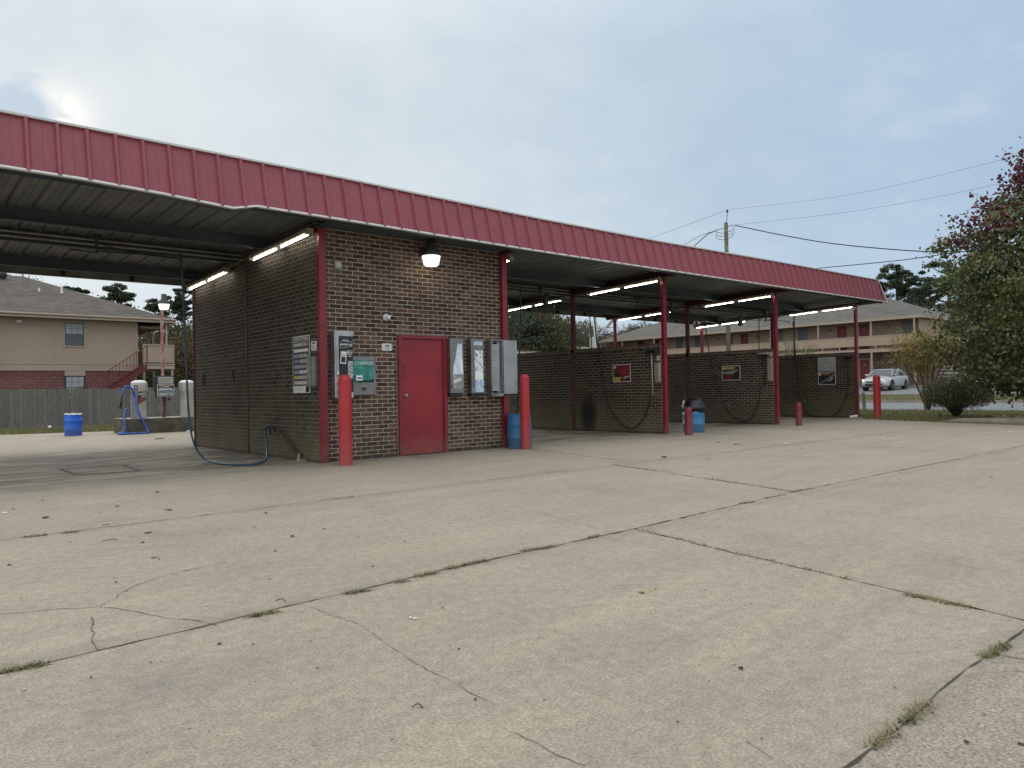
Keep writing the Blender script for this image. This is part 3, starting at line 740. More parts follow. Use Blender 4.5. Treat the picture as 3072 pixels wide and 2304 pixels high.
# cut-open rib ends seen as pale caps above the purlins are the deck ribs themselves
# front eave channel + fascia
Yb, Zb, Yt, Zt = -.6876, 3.61, -.5256, 4.285
XEb, XEt = 18.955, 18.66
def zt(x): return float(np.interp(x, [-6.3, -3.8, .16, 2.3, 4.1, 7.75, 12.4, 18.7], [4.245, 4.245, 4.234, 4.207, 4.189, 4.19, 4.245, 4.285]))
def zb(x): return float(np.interp(x, [-6.3, -3.8, -2.88, -1.52, -1.21, .19, 2.0, 4.1, 6.5, 12, 18.96], [3.60, 3.602, 3.594, 3.517, 3.590, 3.584, 3.569, 3.556, 3.558, 3.572, 3.61]))
def zb_old(x): return Zb-.082 if x < -1.52 else (Zb-.082+.082*(x+1.52)/.31 if x < -1.21 else Zb)+(.012*math.sin(x*.9) if x > 6 else 0)*.5
def fpt(x, f, out=0.):   # point on the fascia: f=0 bottom, 1 top
    z = zb(x)+(zt(x)-zb(x))*f; y = Yb+(Yt-Yb)*f; return (x, y-out, z)
mb = MB(); xs = []
i = i0
while True:
    x = RX0+i*PIT
    if x > XEb+.1: break
    xs.append(x); i += 1
ribs = MB()
pr = []
for x in xs:
    for dx, o_ in ((-.05, 0), (-.034, 0), (-.016, .044), (.016, .044), (.034, 0), (.05, 0), (.14, 0), (.146, .004), (.156, .004), (.162, 0)):
        pr.append((x+dx, o_))
pr = [p for p in pr if XL < p[0]]
fine = []
for (xa, oa), (xb, ob) in zip(pr, pr[1:]):
    def lim(x, f): return min(x, XEb+(XEt-XEb)*f)
    if xa >= XEb: break
    a0, a1_ = lim(xa, 0), lim(xa, 1); b0, b1_ = lim(xb, 0), lim(xb, 1)
    mb.quad(fpt(a0, 0, oa), fpt(b0, 0, ob), (b1_,)+fpt(b1_, 1, ob)[1:], (a1_,)+fpt(a1_, 1, oa)[1:])
# right side return and its inner liner
mb.quad((XEb, Yb, Zb), (XEb, 6.2, Zb-.25), (XEt, 6.1, Zt-.25), (XEt, Yt, Zt))
fa = mb.build('fascia', 'fascia', W)
# inner liner of fascia (seen from below)
mb = MB()
mb.quad((XL, -.56, 3.56), (XL, Yt+.03, 4.17), (XEt-.03, Yt+.03, 4.17), (XEb-.05, -.56, 3.56))
mb.quad((XEb-.03, Yb+.1, Zb), (XEb-.03, 6.1, Zb-.25), (XEt-.03, 6.05, Zt-.28), (XEt-.03, Yt+.05, Zt-.05)); mb.build('fascia_liner', 'purlin', W)
mb = MB(); mb.quad((18.3, -.5, 3.99), (18.6, -.5, 3.99), (18.6, 6.05, 3.9), (18.3, 6.05, 3.9)); mb.quad((18.31, -.5, deck(-.5)), (18.31, 6.05, deck(6.05)), (18.31, 6.05, 3.9), (18.31, -.5, 3.99)); mb.build('side_cap', 'purlin', W)
# trims
mb = MB(); xs2 = [XL]+[-4.9, -4.2, -3.3, -2.4, -1.52, -1.36, -1.21]+[x for x in np.arange(-.6, 18.9, .6)]+[XEb]
rnd = random.Random(5)
R1 = []
for x in xs2:
    j = rnd.uniform(-.003, .003); z = zb(x)
    R1.append([(x, Yb-.030+j, z+.014), (x, Yb-.034+j, z-.010), (x, Yb+.02, z-.014), (x, Yb+.02, z-.009), (x, Yb-.027+j, z-.005), (x, Yb-.027+j, z+.014)])
mb.ring_loft(R1); mb.build('trim', 'chip', W)
mb = MB(); mb.ring_loft([[(x, Yt-.040, zt(x)-.004), (x, Yt-.040, zt(x)+.022), (x, Yt+.10, zt(x)+.030), (x, Yt+.10, zt(x)-.004)] for x in (XL, -3.8, -2, .16, 2.3, 4.1, 7.75, 12.4, 15, XEt)])
mb.ring_loft([[(XEb+.006, Yb-.034, Zb-.012), (XEb+.006, Yb+.02, Zb-.012), (XEb-.045, Yb+.02, Zb-.008), (XEb-.045, Yb-.034, Zb-.008)], [(XEt+.006, Yt-.034, Zt+.02), (XEt+.006, Yt+.02, Zt+.02), (XEt-.04, Yt+.02, Zt+.02), (XEt-.04, Yt-.034, Zt+.02)]])
mb.build('trim', 'white_trim', W)
# front eave channel: bottom flange + web
mb = MB()
R1 = [[(x, Yb+.03, zb(x)-.014), (x, -.50, zb(x)-.012), (x, -.50, deck(-.5)-.01), (x, -.505, deck(-.5)-.01), (x, -.505, zb(x)-.004), (x, Yb+.03, zb(x)-.006)] for x in xs2 if x < XEb-.08]
mb.ring_loft(R1); mb.build('eave_channel', 'purlin', W)
# soffit strip on the equipment room front
mb = MB(); mb.box(.0, XR, -.5, -.003, 3.60, 3.61); mb.build('soffit', 'purlin', W)
# rear fascia (inner face) with clips
mb = MB(); mb.box(XL, XE, 6.06, 6.09, 3.40, 3.68); mb.box(XL, XE, 6.0, 6.06, 3.40, 3.408); mb.build('rear_fascia', 'purlin_light', W)
for x in np.arange(-6, 18.5, 1.22): MB().box(x, x+.07, 6.0, 6.058, 3.41, 3.52).build('fascia_clip', 'black', W)
# pale side liner tubes under the right end
for a, b in ((.1, .62), (.68, 1.72), (1.78, 2.25), (2.75, 3.5), (4.0, 5.0), (5.06, 5.9)):
    mb = MB(); z = lambda y: 3.72-.016*y
    mb.tube([(18.66, a, z(a)), (18.66, b, z(b))], .065, 10); mb.build('side_liner', 'duct', W, smooth=True)
for a_ in ((.0, .04, 3.55, 3.60), (2.8, 2.86, 3.42, 3.5), (5.6, 5.66, 3.35, 3.42)): MB().box(X5+.09, 18.7, *a_).build('bracket', 'purlin', W)
# door
dr = MB(); D0, D1, DH = 1.40, 2.38, 2.005
dr.box(D0, D0+.07, -.055, .0, 0, DH); dr.box(D1-.07, D1, -.055, .0, 0, DH); dr.box(D0+.07, D1-.07, -.055, .0, DH-.06, DH)
dr.box(D0+.07, D0+.09, -.03, .0, 0, DH-.06); dr.box(D1-.1, D1-.07, -.03, 0, 0, DH-.06)
fr = dr.build('door_frame', 'red', W)
mb = MB(); mb.bevbox(D0+.075, D1-.075, -.022, -.001, .012, DH-.065, .004); dl = mb.build('door', 'reddoor', W)
mb = MB(); mb.lathe((0, 0, 0), [(.026, 0), (.026, .006), (.012, .008), (.012, .03), (.027, .04), (.027, .055), (.015, .062)], 14)
T = Matrix.Translation((D0+.135, -.022, 1.0)) @ Matrix.Rotation(R_(90), 4, 'X'); mb.v = [tuple(T @ Vector(v)) for v in mb.v]
mb.build('handle', 'fixture', dl, smooth=True)
mb = MB(); mb.box(D0+.09, D0+.105, -.032, -.023, 1.28, 1.50); mb.box(D0+.105, D0+.14, -.032, -.023, 1.42, 1.49); mb.box(D0+.105, D0+.13, -.03, -.023, 1.30, 1.33); mb.build('lock_guard', 'stairred', dl)
mb = MB(); mb.box(D0-.008, D0+.0, -.012, 0, 0, DH+.012); mb.box(D0, D1, -.012, 0, DH, DH+.012); mb.build('caulk', 'kerb', fr)
# conduits under the roof of each bay (pairs of pipes along X)
mb = MB()
for y, dz_ in ((2.84, -.07), (2.83, -.145)):
    z = deck(2.84)+dz_
    mb.tube([(XL, y, z), (-.02, y, z)], .019, 6)
    mb.tube([(3.75, y, z), (X5, y, z-.02)], .019, 6)
mb.build('pipes', 'conduit', W)

# ------------------------------------------------------------------ fluorescent fixtures
def fixture(x, y0, y1, label, cap=True):
    z0, z1 = beamb(y0)-.035, beamb(y1)-.035
    o = thing('fluorescent_light', (x, (y0+y1)/2, (z0+z1)/2), label, 'light fixture', 'fluorescent lights in the wash bays')
    mb = MB()
    def pt(dx, y, dz): t = (y-y0)/(y1-y0); return (x+dx, y, z0+(z1-z0)*t+dz)
    rings = [[pt(-.065, y, -.028), pt(.065, y, -.028), pt(.05, y, .035), pt(-.05, y, .035)] for y in (y0, y1)]
    mb.ring_loft(rings)
    mb.box(x-.055, x+.055, y0-.05, y0, z0-.05, z0+.04)
    mb.box(x-.045, x+.045, y1, y1+.04, z1-.05, z1+.035)
    mb.build('housing', 'fixture', o)
    ym = (y0+y1)/2
    for a, b in ((y0+.03, ym-.09), (ym+.09, y1-.06)):
        mb = MB(); mb.tube([pt(0, a, -.05), pt(0, b, -.05)], .0072, 8); mb.build('tube_lamp', 'tube', o, smooth=True)
    return o
fx = [(-.12, 0, 2.18, 'nearest lit fluorescent light high on the left brick side wall'), (-.12, 3.38, 5.55, 'rear lit fluorescent light high on the left brick side wall'),
      (3.86, -.05, 2.1, 'fluorescent light beside the right end of the brick room, only its tip showing'),
      (X3-.07, 0, 2.15, 'front fluorescent light under the beam over the wall with the red car poster'), (X3-.07, 3.1, 5.25, 'rear fluorescent light seen beside the brick room against the woods'),
      (X4-.07, 0, 2.15, 'front fluorescent light over the second bay wall'), (X4-.07, 3.3, 5.45, 'rear fluorescent light crossing behind the column beside the bagged barrel bay'),
      (X5-.07, 0, 2.15, 'front fluorescent light at the far right end bay'), (X5-.07, 3.75, 5.85, 'rear fluorescent light at the far right end bay')]
for f in fx: fixture(*f)

# ------------------------------------------------------------------ lamps
def yard_lamp(name, c, label, s=1., glass='lampglass', wall=False):
    o = thing(name, c, label, 'lamp')
    x, y, z = c
    mb = MB(); mb.lathe((x, y, z), [(.075*s, .30*s), (.075*s, .16*s), (.09*s, .14*s), (.155*s, .03*s), (.16*s, 0)], 24); mb.build('lamp_housing', 'lamphousing', o, smooth=True)
    mb = MB(); mb.lathe((x, y, z), [(.155*s, -.002), (.152*s, -.03*s), (.125*s, -.15*s), (.10*s, -.165*s)], 28); mb.build('lamp_glass', glass, o, smooth=True)
    return o
wlp = yard_lamp('wall_lamp', (1.95, -.24, 3.32), 'lit bell shaped lamp with dark top above the red door')
mb = MB(); mb.tube([(1.95, -.24, 3.60), (1.95, -.24, 3.66)], .05, 12); mb.box(1.88, 2.02, -.17, 0, 3.38, 3.46); mb.build('lamp_bracket', 'lamphousing', wlp)
for nm, loc, e, r in (('wall_lamp_light', (1.95, -.26, 3.10), 1.1, .08),):
    ld = bpy.data.lights.new(nm, 'POINT'); lo = bpy.data.objects.new(nm, ld); COL.objects.link(lo); lo.location = loc; ld.energy = e; ld.shadow_soft_size = r; ld.color = (1, .86, .6)
lp = yard_lamp('pole_lamp', (1.52, 13.0, 3.80), 'lit white globe lamp on a peeling red post behind the wash', 1.0, 'lampglass2')
mb = MB(); mb.tube([(1.46, 13, .43), (1.46, 13, 3.62)], .045, 10); mb.build('post', 'peel', lp)
mb = MB(); mb.tube([(1.46, 13.0, 3.5), (1.5, 13.0, 3.66)], .02, 6); mb.build('lamp_arm', 'conduit', lp)

# ------------------------------------------------------------------ front wall items
def screws(mb, pts, m): 
    for p in pts: mb.box(p[0]-.006, p[0]+.006, p[1]-.003, p[1], p[2]-.006, p[2]+.006, m)
# vending machine with protectant panel
o = thing('vending_machine', (.3, -.1, .98), 'tall steel vending box with black printed front, behind the left tall bollard', 'vending machine')
mb = MB(); mb.bevbox(.185, .50, -.18, 0, .98, 2.0, .006); mb.box(.18, .505, -.19, 0, 1.955, 2.005); mb.box(.205, .245, -.188, -.18, 1.0, 1.95); mb.build('cabinet', 'steel', o)
mb = MB(); mb.box(.255, .492, -.185, -.181, 1.07, 1.93); pn = mb.build('front_panel', 'ink', o)
mb = MB(); text(mb, 'ARMOR ALL', .040, TY(.374, -.1870, 1.80), 0, .0006, .0012, 1.0, shear=.25)
for k, (dy, bd) in enumerate(((1.70, 'PROTECTS &'), (1.677, 'BEAUTIFIES'), (1.654, 'YOUR CAR'), (1.62, 'WIPES'))): text(mb, bd, .021, TY(.435, -.1870, dy), 0, .0006, .0008, .85)
P = [(.275, 1.745), (.285, 1.83), (.32, 1.875), (.335, 1.855), (.352, 1.885), (.375, 1.86), (.39, 1.88), (.43, 1.845), (.475, 1.85), (.475, 1.775)]
for a, b in zip(P, P[1:]+P[:1]): mb.tube([(a[0], -.1865, a[1]), (b[0], -.1865, b[1])], .0022, 4)
for a, b in (((.33, 1.85), (.315, 1.87)), ((.345, 1.862), (.36, 1.84)), ((.375, 1.85), (.395, 1.87)), ((.395, 1.86), (.42, 1.835))): mb.tube([(a[0], -.1865, a[1]), (b[0], -.1865, b[1])], .005, 4)
for x0, z0, x1, z1 in ((.41, 1.52, .48, 1.535), (.40, 1.48, .44, 1.50), (.45, 1.46, .485, 1.43), (.42, 1.42, .47, 1.40), (.41, 1.36, .49, 1.33), (.44, 1.30, .47, 1.32)): mb.tube([(x0, -.1865, z0), (x1, -.1865, z1)], .007, 4)
mb.build('lettering', 'paper', pn)
mb = MB(); mb.box(.40, .488, -.1862, -.1851, 1.28, 1.55); mb.build('wheel_picture', 'greyp', pn)
mb = MB(); T = Matrix.Translation((.325, -.19, 1.60)) @ Matrix.Rotation(R_(6), 4, 'Y'); mb.box(-.05, .05, -.001, .001, -.095, .095, 0, T); mb.box(-.035, .035, -.0025, -.001, -.075, .01, 1, T); mb.box(-.042, .042, -.0025, -.001, .015, .05, 2, T); mb.build('sticker', ['paper', 'ink', 'cream'], o)
mb = MB(); mb.box(.262, .33, -.187, -.185, 1.17, 1.23); mb.build('sticker', 'paper', o)
mb = MB()
for z, r in ((1.32, .012), (1.20, .013), (1.07, .016)): mb.tube([(.226, -.189, z), (.226, -.196, z)], r, 12)
mb.build('lock_barrel', 'black', o)
mb = MB(); mb.box(.215, .24, -.20, -.188, 1.35, 1.38); mb.build('latch', 'chrome', o)
# change machine
o = thing('change_machine', (.74, -.1, 1.02), 'grey bill changer with a teal panel reading CHANGE', 'change machine')
mb = MB(); mb.bevbox(.515, .975, -.045, 0, 1.02, 1.635, .008); mb.box(.545, .945, -.052, -.045, 1.19, 1.60); mb.build('cabinet', 'steel_dark', o)
mb = MB(); mb.box(.565, .93, -.056, -.0525, 1.215, 1.575); pn = mb.build('front_panel', 'teal', o)
mb = MB(); text(mb, 'CHANGE', .078, TY(.748, -.0575, 1.522), 0, .0006, .0004, 1.05, shear=.12); mb.build('lettering', 'paper', pn)
mb = MB(); mb.poly([(x, -.0566, z) for x, z in ((.64, 1.218), (.93, 1.218), (.93, 1.275), (.88, 1.268), (.83, 1.25), (.79, 1.262), (.74, 1.248), (.70, 1.285), (.67, 1.27))]); mb.build('rocky_shore_print', 'ink', pn)
mb = MB(); mb.bevbox(.585, .705, -.10, -.056, 1.245, 1.335, .006); mb.box(.610, .685, -.102, -.10, 1.275, 1.298, 1); mb.build('bill_slot', ['chrome', 'black'], o)
mb = MB(); mb.poly([(x, -.0455, z) for x, z in ((.695, 1.145), (.815, 1.145), (.785, 1.085), (.725, 1.085))]); mb.tube([(.69, -.05, 1.146), (.82, -.05, 1.146)], .004, 6, 1); mb.build('coin_cup', ['lamphousing', 'steel'], o)
# small steel vending boxes to the right
def vend(x0, x1, z0, z1, label, deco, d=.14):
    o = thing('vending_machine', ((x0+x1)/2, -d/2, z0), label, 'vending machine')
    mb = MB(); mb.bevbox(x0, x1, -d, 0, z0+.05, z1, .005); mb.box(x0-.004, x1+.004, -d-.004, 0, z1-.015, z1+.002); mb.box(x0+.01, x1-.01, -d+.03, 0, z0, z0+.05, 1); mb.build('cabinet', ['steel_dark', 'ink'], o)
    deco(o, x0, x1, -d, z0, z1); return o
def deco2(o, x0, x1, y, z0, z1):
    w_ = x1-x0; H = z1-z0
    f = lambda u, v: (x0+u*w_, y-.0015, z0+v*H)
    mb = MB(); mb.poly([f(.16, .38), (x0+.96*w_, y-.0015, z0+.38*H), f(.90, .72), f(.88, .92), f(.74, .90), f(.58, .92), f(.42, .70), f(.22, .50)]); mb.build('torn_decal', 'decal_torn', o)
    mb = MB(); mb.poly([f(.16, .375), f(.96, .375), f(.98, .20), f(.84, .13), f(.22, .13), f(.12, .22)]); mb.build('grey_decal', 'greyp', o)
    mb = MB(); T = Matrix.Translation((x0+.5*w_, y-.004, z0+.27*H)) @ Matrix.Rotation(R_(-20), 4, 'Y'); mb.bevbox(-.085, .085, -.002, .002, -.028, .028, .0015); mb.v = [tuple(T @ Vector(v)) for v in mb.v]
    mb.box(x0+.22*w_, x0+.32*w_, y-.003, y-.002, z0+.33*H, z0+.36*H); mb.box(x0+.28*w_, x0+.38*w_, y-.003, y-.002, z0+.145*H, z0+.17*H)
    mb.build('label', 'paper', o)
    mb = MB(); mb.tube([(x0+.1*w_, y-.001, z0+.17*H), (x0+.1*w_, y-.008, z0+.17*H)], .012, 10); mb.build('lock_barrel', 'black', o)
vend(2.385, 2.67, .97, 1.965, 'steel vending box with a torn pale triangular decal, right of the red door', deco2)
def deco3(o, x0, x1, y, z0, z1):
    w_ = x1-x0; H = z1-z0
    B = lambda a, b, c, d_, nm, m: MB().box(x0+a*w_, x0+b*w_, y-.003, y-.0005, z0+c*H, z0+d_*H).build(nm, m, o)
    B(.20, .90, .885, .955, 'decal', 'decal_blue'); B(.26, .92, .44, .80, 'decal', 'decal_shreds'); B(.28, .92, .29, .44, 'decal', 'decal_drip'); B(.30, .96, .07, .29, 'decal', 'decal_blue')
    mb = MB()
    for v in (.17, .33): mb.tube([(x0+.12*w_, y-.001, z0+v*H), (x0+.12*w_, y-.008, z0+v*H)], .010, 10)
    mb.build('lock_barrel', 'black', o)
vend(2.842, 3.122, .96, 1.975, 'steel vending box with shredded blue and white decal, middle of three', deco3)
o = thing('vending_machine', (3.4, -.1, .95), 'empty vending box standing open with its steel door swung out', 'vending machine')
x0, x1, z0, z1, d = 3.293, 3.573, .95, 1.975, .14
mb = MB(); mb.box(x0, x0+.012, -d, 0, z0, z1); mb.box(x1-.012, x1, -d, 0, z0, z1); mb.box(x0+.012, x1-.012, -d, 0, z1-.012, z1); mb.box(x0+.012, x1-.012, -d, 0, z0, z0+.05); mb.box(x0+.012, x1-.012, -.012, 0, z0+.05, z1-.012); mb.build('cabinet', 'steel', o)
mb = MB()
for k in range(26):
    z = z0+.10+k*.0325
    mb.box(x0+.03, x0+.185, -.125-.004*(k % 2), -.05, z, z+.026)
mb.build('tray_stack', 'duct', o)
mb = MB(); mb.box(x0+.19, x1-.02, -.08, -.06, z0+.06, z1-.03); mb.build('inner_panel', 'greyp', o)
T = Matrix.Translation((x1+.004, -d-.004, 0)) @ Matrix.Rotation(R_(4), 4, 'Z')
mb = MB(); mb.bevbox(0, .345, -.016, 0, z0+.04, z1-.0, .004); mb.v = [tuple(T @ Vector(v)) for v in mb.v]; dd_ = mb.build('open_door', 'steel', o)
mb = MB()
for u, v, r in ((.01, z1-.02, .006), (.15, z1-.02, .006), (.29, z0+.22, .012)): mb.tube([tuple(T @ Vector((u, -.017, v))), tuple(T @ Vector((u, -.021, v)))], r, 8)
mb.build('bolt_holes', 'black', dd_)
# speaker, camera, notices
o = thing('wall_speaker', (.35, 0, 2.98), 'small square grey speaker high on the brick by the left column', 'speaker')
mb = MB(); mb.bevbox(.29, .41, -.035, 0, 2.985, 3.105, .006); mb.build('speaker_box', 'greyp', o)
mb = MB(); mb.lathe((0, 0, 0), [(.045, 0), (.045, .004), (.038, .005), (.03, .002), (.015, .004), (.012, .009)], 20); T = Matrix.Translation((.35, -.035, 3.045)) @ Matrix.Rotation(R_(90), 4, 'X'); mb.v = [tuple(T @ Vector(v)) for v in mb.v]; mb.build('speaker_cone', 'duct', o, smooth=True)
o = thing('security_camera', (1.21, -.0, 2.27), 'white dome security camera on the brick left of the red door', 'camera')
mb = MB(); mb.tube([(1.20, 0, 2.275), (1.20, -.03, 2.275)], .055, 18); mb.build('base', 'white', o, smooth=False)
mb = MB(); mb.tube([(1.205, -.03, 2.275), (1.215, -.06, 2.272), (1.24, -.105, 2.262)], .042, 16, r1=.036); mb.build('body', 'white', o, smooth=True)
mb = MB(); mb.tube([(1.24, -.105, 2.262), (1.247, -.118, 2.259)], .028, 14); mb.build('lens', 'black', o)
o = thing('notice_sign', (1.21, 0, 1.73), 'small white notice with a round seal, left of the door top', 'sign')
mb = MB(); mb.box(1.12, 1.30, -.006, 0, 1.735, 1.85); mb.build('board', 'paper', o)
mb = MB(); mb.lathe((0, 0, 0), [(.036, 0), (.036, .002), (.031, .002), (.031, 0)], 20, cap=False); T = Matrix.Translation((1.215, -.006, 1.785)) @ Matrix.Rotation(R_(90), 4, 'X'); mb.v = [tuple(T @ Vector(v)) for v in mb.v]
mb.box(1.18, 1.25, -.0075, -.006, 1.808, 1.826)
for z in (1.792, 1.782, 1.772): mb.box(1.19, 1.24, -.0072, -.006, z, z+.003)
mb.build('seal', 'ink', o)

# ------------------------------------------------------------------ left side wall items (X = 0, facing -X)
o = thing('instruction_board', (0, .57, 1.07), 'tall narrow board headed INSTRUCTIONS with coloured stripes on the side wall', 'sign')
mb = MB(); mb.box(-.008, -.001, .27, .87, 1.07, 1.97); mb.build('board', 'paper', o)
mb = MB(); mb.box(-.0095, -.008, .285, .855, 1.88, 1.955); mb.box(-.0095, -.008, .285, .855, 1.18, 1.872, 1); mb.build('panel', ['ink', 'navy'], o)
mb = MB(); text(mb, 'INSTRUCTIONS', .075, TX(-.0100, .57, 1.918), 0, .0006, .0012, .95); mb.build('lettering', 'paper', o)
rows = [(1.80, [(.30, .60, 'cream'), (.10, .28, 'yellow')]), ]
stripe = [(1.805, ('cream', 'cream', 'orange')), (1.715, ('paper', 'paper', 'paper')), (1.63, ('greyp', 'cream', 'greenp')), (1.545, ('bluegrey', 'cream', 'orange')), (1.46, ('greyp', 'greyp', 'greyp')), (1.375, ('greyp', 'paper', 'orange')), (1.29, ('yellow', 'cream', 'cream')), (1.205, ('cream', 'paper', 'greenp'))]
mb = MB(); ms = ['cream', 'paper', 'orange', 'greyp', 'greenp', 'bluegrey', 'yellow', 'ink']
for z, cs in stripe:
    for k, c in enumerate(cs):
        yb_, ya_ = ((.82, .60), (.60, .38), (.38, .31))[k]
        mb.box(-.0105, -.0096, ya_, yb_, z, z+.05, ms.index(c))
    if cs[0] != cs[1] or z > 1.79:
        for k in range(2): mb.box(-.0110, -.0105, .42, .56, z+.012+.016*k, z+.018+.016*k, 7)
for k in range(3): mb.box(-.0095, -.008, .33, .38, 1.085+.024*k, 1.10+.024*k, 7)
mb.box(-.0095, -.008, .30, .42, 1.08, 1.165, 7)
mb.build('stripes', ms, o)
mb = MB(); mb.tube([(-.0095, .84, 1.15), (-.0095, .80, 1.10), (-.0095, .74, 1.145), (-.0095, .69, 1.115), (-.0095, .64, 1.14), (-.0095, .58, 1.12), (-.0095, .52, 1.135), (-.0095, .46, 1.12)], .003, 4, smooth=4)
mb.build('script_mark', 'greyp', o)
o = thing('notice_sign', (0, .13, 1.71), 'small white notice on the side wall above the coin box', 'sign')
mb = MB(); mb.box(-.006, 0, .045, .215, 1.715, 1.86); mb.build('board', 'paper', o)
mb = MB(); mb.box(-.0072, -.006, .085, .17, 1.815, 1.842)
for k in range(5): mb.box(-.0072, -.006, .07, .19, 1.735+.014*k, 1.738+.014*k)
mb.build('print', 'ink', o)
o = thing('coin_box', (0, .14, 1.17), 'weathered steel coin box on the side wall next to the instruction board', 'coin box')
mb = MB(); mb.bevbox(-.075, 0, .02, .255, 1.165, 1.62, .005); mb.box(-.09, -.075, .02, .12, 1.17, 1.62); mb.box(-.078, -.075, .14, .24, 1.31, 1.60, 1); mb.build('cabinet', ['steel_dark', 'fixture'], o)
mb = MB(); mb.tube([(-.076, .17, 1.42), (-.10, .17, 1.42)], .016, 10, 0); mb.build('selector_knob', 'yellow', o)
mb = MB(); mb.box(-.08, -.076, .135, .15, 1.18, 1.33); mb.build('coin_slot', 'paper', o)
for y, z in ((5.06, 1.38), (3.45, 1.41)):
    o = thing('mat_clamp', (0, y, z-.14), 'rusty mat clamp on the side wall, %s' % ('the one near the rear edge' if y > 4 else 'the one nearer the middle seam'), 'bracket', 'mat clamps on the side wall')
    mb = MB(); mb.box(-.015, 0, y-.035, y+.035, z-.12, z+.12); mb.build('back_plate', 'rust', o)
    mb = MB(); T = Matrix.Translation((-.045, y, z)) @ Matrix.Rotation(R_(10), 4, 'Y'); mb.box(-.006, .006, -.022, .022, -.12, .11, 0, T); mb.build('clamp_jaw', 'winframe', o)
# wand holder pipe and spray hose with gun
o = thing('spray_hose', (-1.2, 1.3, 0), 'teal high pressure hose hanging in the left bay and looping over the floor', 'hose')
mb = MB(); mb.tube([(-1.32, 2.15, 3.28), (-1.30, 2.13, 3.0), (-1.285, 2.1, 2.2), (-1.275, 2.05, 1.2), (-1.26, 2.0, .62), (-1.24, 1.85, .28), (-1.20, 1.55, .08), (-1.15, 1.1, .02), (-1.02, .62, .018), (-.86, .45, .02), (-.62, .58, .04), (-.42, .95, .13), (-.28, 1.3, .30), (-.22, 1.5, .44), (-.17, 1.50, .50)], .016, 8, smooth=6); mb.build('hose', 'teal_hose', o, smooth=True)
mb = MB(); mb.tube([(-1.32, 2.15, 3.40), (-1.30, 2.13, 2.98)], .018, 8); mb.build('hose_guard', 'black', o)
mb = MB(); mb.tube([(-.20, 1.60, .47), (-.17, 1.50, .52), (-.15, 1.38, .52), (-.14, 1.30, .47)], .026, 8, smooth=3); mb.tube([(-.16, 1.44, .52), (-.17, 1.42, .40), (-.16, 1.37, .42)], .012, 6); mb.build('spray_gun', 'black', o, smooth=True)
o = thing('wand_holder', (-.08, .58, 0), 'leaning rusty pipe wand holder at the foot of the side wall', 'wand holder')
mb = MB(); mb.tube([(-.11, 1.30, .48), (-.06, .56, .06)], .026, 12); mb.build('pipe', 'rust', o, smooth=True)
mb = MB(); mb.box(-.11, -.0, .48, .60, 0, .035); mb.tube([(-.08, .55, .03), (-.075, .55, .12)], .022, 10); mb.build('base', 'fixture', o)
# ceiling booms
def boom(x, y, z, ang, L, label, drop=True):
    o = thing('hose_boom', (x, y, z), label, 'hose boom', 'ceiling hose booms')
    mb = MB(); mb.tube([(x, y, z+.25), (x, y, z-.04)], .022, 8); mb.box(x-.06, x+.06, y-.04, y+.04, z+.16, z+.25); mb.build('pivot', 'black', o)
    c, s = math.cos(ang), math.sin(ang)
    mb = MB(); mb.tube([(x, y, z), (x+c*L*.5, y+s*L*.5, z+.02), (x+c*L, y+s*L, z+.015), (x+c*(L+.04), y+s*(L+.04), z-.06)], .012, 6)
    mb.tube([(x, y, z+.12), (x+c*L*.45, y+s*L*.45, z+.02)], .009, 6); mb.tube([(x, y, z-.03), (x-c*.3, y-s*.3-.05, z-.02), (x-c*.34, y-s*.34+.06, z-.01), (x-c*.1, y-s*.1+.1, z)], .010, 6, smooth=4); mb.build('arm', 'black', o)
    return o
boom(-2.55, 2.05, 3.26, .03, 1.2, 'black hose boom under the roof of the left bay')
boom(5.0, 2.0, 3.2, -2.9, 1.0, 'black hose boom under the roof next to the brick room')
boom(6.6, 2.0, 3.18, .1, 1.6, 'long black hose boom above the wall with the red car poster')
boom(9.9, 1.9, 3.2, .15, 1.6, 'black hose boom in the middle of the second bay roof')
boom(11.6, 2.05, 3.15, .05, 1.5, 'black hose boom reaching to the second bay wall')
boom(16.4, 2.0, 3.15, .04, 1.6, 'black hose boom in front of the last bay wall')
def junk(x, y, z, label):
    o = thing('junction_box', (x, y, z), label, 'junction box', 'boxes hanging at the roof beams')
    mb = MB(); mb.bevbox(x-.06, x+.06, y-.05, y+.05, z, z+.26, .01); mb.build('box', 'winframe', o)
    mb = MB(); mb.tube([(x, y, z+.26), (x, y, z+.36)], .02, 6); mb.build('hanger', 'winframe', o)
junk(7.25, 2.55, 3.06, 'dark box hanging under the roof left of the mid column'); junk(15.9, 2.6, 2.98, 'dark box hanging under the roof of the last bay'); junk(12.1, 2.6, 3.05, 'dark box hanging under the roof of the second bay')
# looping wires under the roof
def wire(name, pts, r, m, label, cat='cable', smooth=5, grp=None):
    mb = MB(); mb.tube(pts, r, 5, smooth=smooth); return tag(mb.build(name, m, smooth=True), label, cat, grp)
wire('cable', [(X3-.07, 2.25, 3.42), (7.8, 2.5, 3.25), (7.3, 2.55, 3.32)], .008, 'black', 'black cable sagging from the first beam light')
wire('cable', [(7.25, 2.6, 3.1), (7.35, 2.9, 2.95), (7.9, 3.1, 3.0), (8.2, 3.2, 3.2)], .008, 'black', 'black cable looping below the box near the mid column')
wire('cable', [(-.12, 2.25, 3.47), (-.12, 2.8, 3.44), (-.12, 3.36, 3.42)], .006, 'conduit', 'thin cable joining the two lights on the side wall')
wire('cable', [(X5-.07, 2.2, 3.42), (17.4, 2.5, 3.2), (16.2, 2.6, 3.2)], .008, 'black', 'black cable sagging from the last beam light')

